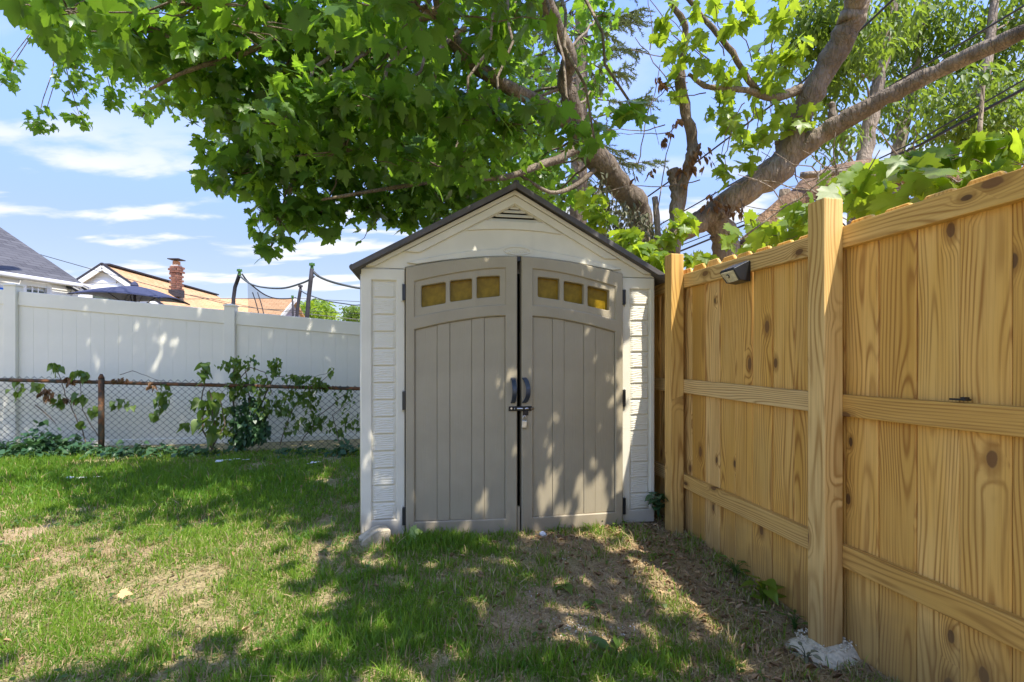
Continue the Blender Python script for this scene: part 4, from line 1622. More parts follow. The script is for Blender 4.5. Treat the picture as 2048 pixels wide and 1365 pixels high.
# unseen crown leaves, set along sun rays to shade shed, lawn and both fences
def shade_points():
    out = []
    s = np.array(SUN)

    def rect(n, xr_, yr_, zr_, hr, gaps=None, clump=9, spread=0.22):
        m = n // clump
        for _ in range(m):
            t = np.array([rng.uniform(*xr_), rng.uniform(*yr_), rng.uniform(*zr_)])
            if gaps and any(((t[0] - gx) / grx) ** 2 + ((t[1] - gy) / gry) ** 2 < 1 for gx, gy, grx, gry in gaps):
                continue
            h = rng.uniform(*hr)
            c = t + s / s[2] * (h - t[2])
            q = c + rng.normal(0, spread, (clump, 3)) * np.array([1, 1, 0.55])
            out.append(q)
    # shed front (doors and gable)
    for _ in range(150):
        u, v = rng.uniform(-0.1, 1.75), rng.uniform(0.0, 2.2)
        if (u > 0.95 and v < 0.8 and rng.random() < 0.93) or (u < 0.95 and v < 0.75 and rng.random() < 0.62):
            continue
        if u > 1.55 and rng.random() < 0.85:
            continue
        t = np.array(SS @ Vector((u, -0.05, v)))
        h = rng.uniform(2.9, 3.8)
        out.append(t + s / s[2] * (h - t[2]) + rng.normal(0, 0.17, (11, 3)) * np.array([1, 1, .5]))
    # yard in front of the shed and beside the timber fence
    rect(950, (-0.5, 1.5), (1.5, 3.2), (0, 0.05), (3.0, 3.9), [(-0.55, 2.0, 0.3, 0.35), (0.35, 3.05, 0.3, 0.12), (-0.3, 1.6, .2, .25)])
    rect(240, (-1.5, -0.4), (1.3, 1.75), (0, 0.05), (3.0, 3.9))
    rect(170, (-1.0, -0.4), (2.2, 3.0), (0, 0.05), (3.0, 3.9))
    # band of shade across the lawn
    rect(420, (-4.6, -0.9), (3.6, 5.6), (0.1, 0.15), (3.9, 5.6), [(-3.9, 3.7, 0.7, 0.5), (-1.55, 3.6, .35, .18), (-2.2, 5.35, .45, .12)], 10, 0.28)
    # white fence
    rect(4200, (-7.5, -1.2), (5.8, 6.6), (0.1, 2.0), (5.2, 6.8), None, 10, 0.28)
    # timber fence tops and posts
    rect(500, (1.0, 1.75), (1.6, 3.4), (0.6, 1.8), (3.6, 5.0), [(1.05, 3.35, .16, .25)], 9, 0.18)
    q = np.concatenate(out)
    yy = np.maximum(q[:, 1], 0.05)
    top = EYE + 0.76 * yy
    s1 = q - s / s[2] * (q[:, 2:3] - 1.95)
    dd = s1[:, 0] - (FA - 0.188 * s1[:, 1])
    lit = (dd > -0.12) & (dd < 1.6) & (s1[:, 1] > 1.3) & (s1[:, 1] < 4.5)
    q = q[~lit | (rng.random(len(q)) < 0.1)]
    top = EYE + 0.76 * np.maximum(q[:, 1], 0.05)
    okk = ((q[:, 2] > top + 0.12) | (q[:, 1] < 0.3)) & (q[:, 2] > 2.7)
    return q[okk]


PS = shade_points()
nS = len(PS)
P = np.concatenate([P, PS])
S = np.concatenate([S, rng.uniform(0.10, 0.165, nS)])
Rm = np.concatenate([Rm, rand_orient(nS, (0.1, 0.9), 1.0)])
tint = np.concatenate([tint, np.clip(rng.beta(2, 2.2, nS), 0, 0.999)])
hang_leaves(maple, 'maple', 'maple_leaf', P, Rm, S, tint, 300)

# small-leaved sprays of another tree hanging at the upper left, farther off
oak = thing('oak_tree', 'fine leaved oak sprays hanging against the sky at the upper left', 'tree', (-8.5, 7.5, 0))
mb = MB()
mb.tube([(-9.0, 7.6, -0.1), (-8.8, 7.4, 3.0), (-8.3, 7.2, 6.0), (-7.6, 6.9, 8.5)], [0.2, 0.17, 0.13, 0.08], 9)
mb.build('trunk', MAT['bark'], oak, smooth=True)
OAK = [(150, 130, 6.5, 28, 75, 0.3, 110), (110, 60, 6.4, 45, 50, 0.3, 70), (75, 245, 6.6, 30, 16, 0.2, 34), (160, 235, 6.5, 16, 20, .2, 22), (92, 222, 6.6, 9, 10, .1, 7), (225, 195, 6.5, 18, 26, 0.2, 32),
       (20, 120, 6.6, 26, 16, 0.2, 24), (15, 158, 6.6, 22, 14, 0.2, 20), (290, 225, 6.3, 22, 14, 0.2, 22), (280, 120, 6.4, 90, 80, 0.4, 170), (200, 90, 6.4, 60, 60, 0.4, 90), (360, 170, 6.4, 60, 60, .4, 70), (440, 290, 6.0, 22, 30, .2, 26)]
PO, io = blob_points(OAK)
nO = len(PO)
hang_leaves(oak, 'maple', 'maple_leaf', PO, rand_orient(nO, (0.3, 1.5), 0.7), rng.uniform(0.07, 0.12, nO), np.clip(rng.beta(2, 3, nO), 0, .999), 120)
tw = MB()
for b in OAK:
    c = at(b[0], b[1], b[2])
    twig(tw, (-7.0 + random.uniform(0, 2), 6.9, 6.6), c, 0.012, 0.004, -0.05, 7, 0.02)
    for _ in range(4):
        twig(tw, c, at(b[0] + random.uniform(-1, 1) * b[3], b[1] + random.uniform(-1, 1) * b[4], b[2]), 0.004, 0.0015)
tw.build('branches', MAT['bark'], oak)['kind'] = 'stuff'

# ------------------------------------------------------------------ broken maple right of the shed
bmap = thing('broken_maple_tree', 'thick forked bare limbed maple with torn stubs above the timber fence', 'tree', at(1455, 850, 5.2))
mb = MB()
limb(mb, [(1460, 850, 5.2, 62), (1456, 620, 5.2, 56), (1452, 520, 5.15, 52), (1448, 470, 5.1, 50), (1432, 440, 5.05, 52), (1440, 418, 5.0, 50), (1500, 376, 4.9, 52), (1552, 342, 4.85, 58), (1580, 305, 4.8, 52),
          (1597, 240, 4.7, 47), (1625, 185, 4.6, 45), (1662, 120, 4.5, 44), (1690, 68, 4.4, 46), (1705, 40, 4.35, 50), (1712, 10, 4.3, 42), (1726, -60, 4.1, 38), (1745, -180, 3.8, 34)], 12)
mb.build('trunk', MAT['bark'], bmap, smooth=True)
mb = MB()
limb(mb, [(1560, 335, 4.83, 44), (1600, 300, 4.75, 42), (1650, 265, 4.65, 38), (1700, 236, 4.5, 36), (1770, 196, 4.3, 33), (1850, 155, 4.1, 31), (1950, 108, 3.8, 30), (2050, 62, 3.5, 30), (2180, 0, 3.2, 28)])
mb.build('limb', MAT['bark'], bmap, smooth=True)
mb = MB()
limb(mb, [(1445, 420, 5.0, 46), (1405, 440, 5.0, 44), (1375, 458, 5.0, 40), (1352, 476, 5.0, 30)])
mb.build('limb', MAT['bark'], bmap, smooth=True)
mb = MB()
limb(mb, [(1668, 250, 4.6, 20), (1666, 225, 4.6, 14), (1664, 208, 4.6, 11)])
mb.build('stub', MAT['bark'], bmap, smooth=True)
mb = MB()
limb(mb, [(1568, 325, 4.8, 20), (1560, 300, 4.8, 15), (1556, 283, 4.8, 13)])
mb.build('stub', MAT['bark'], bmap, smooth=True)
mb = MB()
limb(mb, [(1600, 180, 4.62, 20), (1575, 188, 4.6, 17), (1540, 196, 4.55, 15), (1500, 182, 4.5, 13), (1450, 178, 4.5, 11), (1410, 172, 4.5, 10), (1378, 148, 4.5, 7)])
limb(mb, [(1522, 192, 4.55, 12), (1490, 150, 4.5, 12), (1455, 92, 4.45, 11), (1415, 45, 4.4, 10), (1370, -10, 4.3, 9)])
mb.build('limb', MAT['bark'], bmap, smooth=True)
BM_LEAVES = [(1330, 30, 4.2, 30, 22, .15, 9), (1320, 62, 4.3, 22, 18, .15, 8), (1372, 90, 4.3, 40, 32, .2, 22), (1400, 130, 4.4, 30, 22, .2, 10), (1480, 40, 4.2, 40, 25, .2, 16), (1430, 10, 4.1, 60, 15, .2, 18), (1560, 0, 4.1, 30, 14, .2, 8),
             (1535, 110, 4.4, 50, 22, .2, 18), (1600, 85, 4.4, 16, 16, .1, 6), (1585, 120, 4.4, 28, 22, .1, 12), (1450, 150, 4.5, 40, 25, .2, 18), (1440, 205, 4.5, 25, 18, .2, 10), (1535, 160, 4.5, 40, 30, .2, 22), (1545, 210, 4.6, 30, 20, .2, 14),
             (1460, 245, 4.6, 35, 26, .2, 22), (1520, 265, 4.6, 35, 26, .2, 22), (1500, 320, 4.7, 20, 14, .1, 7), (1450, 345, 4.7, 22, 22, .1, 10), (1590, 240, 4.6, 40, 30, .2, 12), (1480, 290, 4.6, 20, 20, .2, 8), (1345, 145, 4.6, 16, 20, .1, 5),
             (1350, 195, 4.6, 20, 12, .1, 4), (1440, 320, 4.7, 15, 15, .1, 4), (1555, 30, 4.2, 24, 26, .1, 8)]
PB, ib = blob_points(BM_LEAVES)
nB = len(PB)
hang_leaves(bmap, 'maple', 'lime_leaf', PB, rand_orient(nB, (0.3, 1.4), 0.8), rng.uniform(0.075, 0.145, nB), np.clip(rng.beta(2, 1.6, nB), 0, .999), 300)
tw = MB()
for b in BM_LEAVES:
    c = at(b[0], b[1], b[2])
    a_ = at(1500 + (b[0] - 1500) * 0.55 + random.uniform(-20, 20), 180 + (b[1] - 180) * 0.4, 4.52)
    twig(tw, a_, c, 0.006, 0.003, 0.0, 6, 0.05)
    for _ in range(2):
        twig(tw, c, at(b[0] + random.uniform(-1, 1) * b[3], b[1] + random.uniform(-1, 1) * b[4], b[2]), 0.0028, 0.0015)
for a_, b_ in (((1555, 330), (1455, 375)), ((1500, 375), (1540, 160)), ((1560, 340), (1530, 60)), ((1470, 400), (1560, 270)), ((1590, 330), (1600, 420)), ((1480, 395), (1500, 500))):
    twig(tw, at(*a_, 4.85), at(*b_, 4.6), 0.006, 0.002, 0.03, 8, 0.02)
tw.build('twigs', MAT['bark'], bmap)['kind'] = 'stuff'

# slender sapling between the shed and the broken maple
sap = thing('sapling_tree', 'slender bare sapling with a cut fork rising above the far fence post', 'tree', at(1342, 850, 4.85))
mb = MB()
limb(mb, [(1342, 850, 4.85, 30), (1346, 560, 4.85, 27), (1350, 470, 4.85, 26), (1355, 420, 4.85, 24), (1368, 360, 4.8, 23), (1384, 312, 4.75, 24), (1386, 280, 4.75, 22), (1372, 225, 4.7, 20), (1360, 165, 4.65, 20), (1366, 110, 4.6, 15), (1372, 55, 4.5, 13), (1345, 10, 4.4, 11), (1310, -50, 4.3, 9)], 9)
mb.build('trunk', MAT['bark'], sap, smooth=True)
mb = MB()
limb(mb, [(1352, 440, 4.85, 24), (1352, 400, 4.85, 22), (1349, 365, 4.85, 22), (1346, 340, 4.85, 24)])
mb.build('stub', MAT['bark'], sap, smooth=True)
mb = MB()
limb(mb, [(1330, 560, 4.9, 14), (1316, 480, 4.9, 12), (1311, 395, 4.9, 12)])
mb.build('stub', MAT['pale_bark'], sap, smooth=True)
tw = MB()
for pts in ([(1330, 250), (1290, 262), (1240, 258), (1180, 262)], [(1370, 230), (1340, 265), (1290, 268), (1225, 268)], [(1355, 190), (1320, 140), (1270, 75)], [(1362, 150), (1335, 115), (1262, 100)],
            [(1400, 360), (1340, 372), (1260, 372), (1190, 385)], [(1375, 165), (1330, 180), (1300, 210), (1318, 290)], [(1300, 100), (1305, 60), (1296, -10)], [(1372, 100), (1340, 60), (1300, 0)],
            [(1310, 440), (1330, 330), (1345, 250)], [(1275, 330), (1290, 250), (1320, 130)]):
    Pp = [at(a, b, 4.7) for a, b in pts]
    for i in range(len(Pp) - 1):
        twig(tw, Pp[i], Pp[i + 1], 0.006 - 0.0012 * i, 0.005 - 0.0012 * i, 0.01, 4, 0.03)
tw.build('twigs', MAT['bark'], sap)['kind'] = 'stuff'
DEADL = [(1320, 165, 4.6, 14, 16, .05, 12), (1325, 280, 4.6, 8, 10, .05, 5), (1335, 270, 4.6, 10, 14, .05, 8), (1348, 245, 4.6, 6, 10, .04, 4), (1303, 345, 4.6, 7, 14, .04, 6), (1268, 352, 4.6, 5, 8, .04, 3), (1400, 300, 4.7, 16, 20, .06, 14), (1380, 325, 4.7, 20, 20, .06, 16),
         (1412, 325, 4.7, 12, 16, .06, 8), (1364, 340, 4.7, 12, 14, .06, 8), (1430, 400, 4.8, 30, 20, .1, 26), (1470, 420, 4.8, 22, 16, .1, 16), (1265, 315, 4.6, 4, 6, .03, 2), (1366, 368, 4.7, 6, 5, .03, 2)]
PD, _d = blob_points(DEADL)
nD = len(PD)
hang_leaves(sap, 'curl', 'dead_leaf', PD, rand_orient(nD, (1.0, 4.0), 0.4), rng.uniform(0.05, 0.10, nD), rng.random(nD), 120, 'leaf', 'withered_leaves')

# dry vine and fresh leaves round the maple's foot, over the shed roof
vin = thing('climbing_vine', 'tangle of half dried vine and fresh leaves at the foot of the maple limb', 'vine', at(1270, 700, 5.3))
V1 = [(1255, 440, 5.3, 45, 40, .25, 230), (1215, 410, 5.3, 25, 40, .2, 70), (1300, 470, 5.3, 45, 30, .25, 160), (1240, 490, 5.3, 40, 30, .25, 110), (1200, 370, 5.2, 20, 40, .15, 60), (1210, 450, 5.3, 20, 30, .2, 50)]
PV, _d = blob_points(V1)
hang_leaves(vin, 'oval', 'dry_vine_leaf', PV, rand_orient(len(PV), (0.6, 2.5), 0.5), rng.uniform(0.05, 0.09, len(PV)), rng.random(len(PV)), 120, 'leaf', 'dry_foliage')
V2 = [(1290, 510, 4.6, 45, 24, .2, 60), (1250, 475, 4.7, 40, 20, .2, 34), (1200, 430, 5.0, 30, 24, .2, 30), (1320, 530, 4.5, 22, 22, .2, 28), (1330, 480, 4.7, 22, 22, .2, 20), (1365, 445, 4.5, 24, 28, .12, 20), (1180, 400, 5.1, 30, 24, .2, 26), (1385, 520, 4.6, 14, 20, .1, 8), (1318, 560, 4.6, 8, 60, .1, 26)]
PV, _d = blob_points(V2)
ok_ = PV[:, 2] > 0.1
PV = PV[ok_]
hang_leaves(vin, 'maple', 'lime_leaf', PV, rand_orient(len(PV), (0.2, 1.2), 0.9), rng.uniform(0.08, 0.15, len(PV)), rng.random(len(PV)), 160, 'leaf', 'fresh_foliage')
tw = MB()
for b in V1 + V2:
    c = at(b[0], b[1], b[2])
    for _ in range(7):
        twig(tw, c, at(b[0] + random.uniform(-1.2, 1.2) * b[3], b[1] + random.uniform(-1.2, 1.2) * b[4], b[2] + random.uniform(-.1, .1)), 0.004, 0.002, 0.05)
for k_ in range(5):
    twig(tw, at(1270 + 10 * k_, 800, 5.3), at(1230 + 18 * k_, 460, 5.3), 0.008, 0.004, 0, 8, 0.02)
tw.build('stems', MAT['bark'], vin)['kind'] = 'stuff'

# young maple just beyond the timber fence, its big leaves over the top
ym = thing('young_maple_tree', 'young maple with large sunlit lime leaves leaning over the timber fence top', 'tree', (2.3, 2.5, 0))
mb = MB()
mb.tube([(2.75, 2.9, -0.05), (2.70, 2.85, 0.8), (2.60, 2.8, 1.5), (2.5, 2.7, 2.1), (2.45, 2.6, 2.6)], [0.035, 0.03, 0.024, 0.016, 0.008], 8)
mb.build('trunk', MAT['bark'], ym, smooth=True)
YM = [(1950, 300, 2.25, 70, 26, .12, 13), (1860, 320, 2.35, 60, 30, .14, 14), (1780, 340, 2.5, 50, 26, .14, 10), (2020, 290, 2.1, 50, 22, .1, 9), (1900, 355, 2.2, 50, 22, .1, 9), (1990, 330, 2.1, 50, 20, .1, 8), (2060, 330, 2.0, 40, 30, .1, 6),
      (1700, 385, 2.7, 60, 22, .15, 12), (1640, 415, 2.9, 60, 22, .15, 13), (1740, 400, 2.6, 40, 22, .12, 8), (1580, 440, 3.1, 50, 22, .15, 10), (1540, 470, 3.1, 40, 16, .12, 6), (1600, 470, 2.95, 40, 18, .12, 8), (1495, 490, 3.3, 36, 12, .1, 4),
      (1820, 375, 2.35, 40, 18, .1, 7), (1500, 440, 3.5, 30, 24, .2, 6), (1460, 470, 3.6, 20, 16, .1, 3), (1410, 520, 3.7, 14, 14, .1, 3), (1680, 350, 3.0, 60, 20, .2, 9)]
PY, iy = blob_points(YM)
fx_ = PY[:, 0] - (FA + 0.11 - 0.188 * PY[:, 1])
PY = PY[(fx_ > 0.03) | (PY[:, 2] > EYE + 0.66)]
nY = len(PY)
RmY = rand_orient(nY, (0.5, 2.2), 0.35, (-0.2, -0.1, 0))
hang_leaves(ym, 'maple', 'lime_leaf', PY, RmY, rng.uniform(0.085, 0.155, nY), np.clip(rng.beta(2, 1.7, nY), 0, .999), 300)
tw = MB()
for b in YM:
    c = at(b[0], b[1], b[2])
    base_p = Vector((2.5 - (2.6 - c.x) * 0.35, 2.7 + (c.y - 2.7) * 0.5, 1.75))
    twig(tw, base_p, c, 0.008, 0.003, 0.0, 6, 0.03)
    for _ in range(4):
        twig(tw, c, at(b[0] + random.uniform(-1, 1) * b[3], b[1] + random.uniform(-.6, 1) * b[4], b[2]), 0.003, 0.0015)
for a_, b_ in (((1480, 480), (1720, 300)), ((1700, 400), (1760, 300)), ((1620, 460), (1840, 330)), ((1800, 380), (2040, 330))):
    twig(tw, at(*a_, 2.9), at(*b_, 2.8), 0.006, 0.003, 0.02, 8, 0.02)
tw.build('twigs', MAT['bark'], ym)['kind'] = 'stuff'

# fallen log and brush beyond the fence
log = thing('fallen_log', 'thick cut log with reddish bark lying beyond the timber fence', 'log', at(1650, 360, 5.4))
mb = MB()
limb(mb, [(1490, 505, 5.3, 40), (1560, 428, 5.4, 46), (1620, 380, 5.55, 52), (1690, 352, 5.7, 50), (1780, 346, 5.9, 46), (1900, 362, 6.1, 40)], 14, 0.03)
mb.build('trunk', MAT['log_bark'], log, smooth=True)
mb = MB()
limb(mb, [(1600, 352, 5.35, 14), (1700, 345, 5.1, 16), (1790, 352, 5.0, 14), (1880, 362, 4.9, 10)], 8)
mb.build('branch', MAT['pale_bark'], log, smooth=True)
for k_ in range(3):   # props down to the ground so the brush pile has something to rest on
    mb = MB()
    limb(mb, [(1570 + 70 * k_, 380 - 12 * k_, 5.45, 20), (1560 + 80 * k_, 560, 5.5, 22), (1555 + 80 * k_, 960, 5.5, 26)], 8)
    mb.build('branch', MAT['bark'], log, smooth=True)
tw = MB()
for k_ in range(60):
    a_ = at(random.uniform(1620, 2000), random.uniform(330, 430), random.uniform(3.4, 5.0))
    twig(tw, a_, a_ + Vector((random.uniform(-.7, .7), random.uniform(-.4, .4), random.uniform(-.25, .3))), 0.007, 0.003, 0.03, 5, 0.05)
tw.build('brush', MAT['pale_bark'], log)['kind'] = 'stuff'

# ------------------------------------------------------------------ tall fine-leaved trees behind, upper right
BACK = [
    ('slender_tree', 'pale slender trunk with fine leaves rising behind the forked maple limbs', 9.0, [(1690, 900, 36), (1712, 420, 30), (1735, 290, 27), (1752, 190, 25), (1768, 100, 21), (1786, 0, 18), (1800, -120, 14)],
     [(1650, 40, 60, 50, 330), (1700, 110, 60, 55, 300), (1600, 90, 45, 40, 130), (1640, 200, 60, 60, 190), (1760, 60, 60, 60, 260), (1680, 280, 40, 30, 70), (1590, 20, 30, 20, 50)]),
    ('slender_tree', 'darker forked tree with fine leaves between the power lines', 11.0, [(1780, 900, 30), (1795, 320, 22), (1815, 240, 18), (1830, 150, 15), (1845, 60, 12), (1850, -60, 9)],
     [(1830, 40, 80, 60, 380), (1850, 150, 70, 70, 340), (1790, 220, 60, 60, 220), (1780, 130, 50, 60, 160)]),
    ('slender_tree', 'leafy tree filling the upper right corner behind the power lines', 10.0, [(1960, 900, 34), (1950, 320, 26), (1962, 220, 22), (1975, 110, 18), (1990, -40, 13)],
     [(1950, 60, 90, 70, 420), (2010, 150, 70, 80, 380), (1930, 200, 80, 60, 340), (2050, 30, 50, 60, 200), (1990, 250, 60, 40, 210), (1890, 270, 60, 30, 150), (2050, 230, 40, 50, 150)])]
for nm, lab, Y, tp, bl_ in BACK:
    t = thing(nm, lab, 'tree', at(tp[0][0], tp[0][1], Y), group='fine leaved trees behind the timber fence')
    mb = MB()
    Q, _q = limb(mb, [(a, b, Y, d) for a, b, d in tp], 8, 0.03)
    mb.build('trunk', MAT['pale_bark'], t, smooth=True)
    bb = [(a, b, Y + random.uniform(-.6, .6), rx * 1.1, ry * 1.1, 0.8, int(n_ * 2.4)) for a, b, rx, ry, n_ in bl_]
    PP, ii = blob_points(bb)
    nn = len(PP)
    hang_leaves(t, 'oval', 'far_leaf', PP, rand_orient(nn, (0.3, 2.0), 0.7), rng.uniform(0.12, 0.22, nn), rng.random(nn), 60)
    tw = MB()
    for i, b in enumerate(bb):
        c = at(b[0], b[1], b[2])
        q0 = min(Q, key=lambda q: abs(q[2] - c.z + 0.6))
        twig(tw, q0, c, 0.022, 0.012, -0.04, 7, 0.03)
        pi_ = PP[ii == i]
        for _ in range(12):
            twig(tw, c, pi_[rng.integers(len(pi_))], 0.009, 0.003, 0.02, 5, 0.05)
    tw.build('branches', MAT['pale_bark'], t)['kind'] = 'stuff'


# ------------------------------------------------------------------ spruce behind the shed
def spruce():
    Y = 9.5
    t = thing('spruce_tree', 'tall spruce with drooping needles and bare brown inner twigs behind the maple', 'tree', at(1150, 850, Y))
    mb = MB()
    base = at(1150, 870, Y)
    topp = at(1175, -700, Y)
    mb.tube([base, base.lerp(topp, .5), topp], [0.22, 0.13, 0.02], 9)
    mb.build('trunk', MAT['bark'], t, smooth=True)
    br_ = MB()
    nv, nf = [], []
    bareP = MB()
    for i in range(120):
        h = random.uniform(0.22, 0.98)
        o = base.lerp(topp, h)
        a = random.uniform(0, 2 * math.pi)
        L = (1 - h) * 1.55 + 0.35
        d = Vector((math.cos(a), math.sin(a), random.uniform(-0.25, 0.05)))
        e = o + d * L
        pts = twig(br_, o, e, 0.018, 0.006, 0.06, 7, 0.01)
        for j in range(3, len(pts)):
            p_ = Vector(pts[j])
            for k_ in range(5):
                dd = (d + Vector((random.uniform(-.9, .9), random.uniform(-.9, .9), random.uniform(-.9, .1)))).normalized()
                l2 = random.uniform(0.12, 0.34)
                q = p_ + dd * l2
                br_.tube([p_, q], [0.005, 0.002], 3, cap=False)
                m_ = int(l2 / 0.008)
                for s_ in range(m_):
                    u = p_.lerp(q, s_ / m_)
                    sd = (dd * 0.7 + Vector((random.uniform(-1, 1), random.uniform(-1, 1), random.uniform(-1, 1)))).normalized() * 0.06
                    w_ = sd.cross(Vector((0.3, 0.5, 0.8))).normalized() * 0.0075
                    b_ = len(nv)
                    nv += [u - w_, u + w_, u + sd]
                    nf.append((b_, b_ + 1, b_ + 2))
    br_.build('branches', MAT['stick'], t)['kind'] = 'stuff'
    nvv = np.array([tuple(v) for v in nv])
    me = fast_mesh('needles', nvv, np.array(nf), np.repeat(rng.random(len(nf)), 3))
    o = link_mesh('needles', me, MAT['spruce_needle'], t)
    o['kind'] = 'stuff'
spruce()


# ------------------------------------------------------------------ power lines
def wire(name, lab, pts, r, group='overhead power lines'):
    P_ = [at(*p) for p in pts]
    mb = MB()
    Q = []
    for i in range(len(P_) - 1):
        for t in np.linspace(0, 1, 5, endpoint=False):
            Q.append(P_[i].lerp(P_[i + 1], float(t)))
    Q.append(P_[-1])
    mb.tube(Q, r, 6)
    o = mb.build(name, MAT['cable'])
    tag(o, lab, 'cable', group)


wire('power_line', 'uppermost black power line crossing the forked maple limb', [(1000, 596, 14), (1180, 474, 12), (1281, 404, 11), (1391, 326, 10), (1604, 165, 8), (1731, 51, 7), (1850, -60, 6.3)], 0.016)
wire('power_line', 'steep black power line passing behind the fork of the broken maple', [(1100, 572, 15), (1240, 495, 13), (1434, 385, 11), (1557, 316, 10), (1748, 192, 8.2), (2048, 12, 6.4), (2200, -80, 5.8)], 0.014)
wire('power_line', 'upper strand of the close pair of cables low on the right', [(1000, 634, 16), (1362, 491, 12), (1515, 432, 10.5), (1841, 279, 8), (2048, 160, 6.8), (2200, 70, 6)], 0.012)
wire('power_line', 'thicker lower strand of the close pair of cables low on the right', [(1000, 640, 16), (1370, 499, 12), (1515, 440, 10.5), (1841, 290, 8), (2048, 178, 6.8), (2200, 92, 6)], 0.022)
wire('power_line', 'thin cable sagging in front of the white gable and tan roof', [(-200, 430, 14), (198, 543, 14), (366, 588, 14), (470, 612, 14), (720, 640, 15)], 0.010)
wire('power_line', 'thin level cable in front of the tan wing roof', [(200, 600, 15), (420, 598, 15), (590, 597, 15), (760, 606, 15)], 0.008)
wire('power_line', 'lowest thin cable behind the trampoline net', [(380, 590, 15.5), (520, 618, 15.5), (722, 628, 15.5)], 0.008)


# ------------------------------------------------------------------ houses beyond the white fence
def slab(name, origin, ex, ey, th, mat, parent):
    """a flat slab: local x = ex, y = ey (both from origin), thickness downwards"""
    o_, ex, ey = Vector(origin), Vector(ex), Vector(ey)
    lx, ly = ex.length, ey.length
    x = ex.normalized()
    z = x.cross(ey).normalized()
    y = z.cross(x)
    M = Matrix((x, y, z)).transposed().to_4x4()
    M.translation = o_
    sk = ey.dot(x)
    mb = MB()
    yy = ey.dot(y)
    poly = [(0, 0), (lx, 0), (lx + sk, yy), (sk, yy)]
    mb.add([(a, b, 0) for a, b in poly] + [(a, b, -th) for a, b in poly], [(0, 1, 2, 3), (7, 6, 5, 4), (0, 4, 5, 1), (1, 5, 6, 2), (2, 6, 7, 3), (3, 7, 4, 0)])
    return mb.build(name, mat, parent, space=M, centre=False)


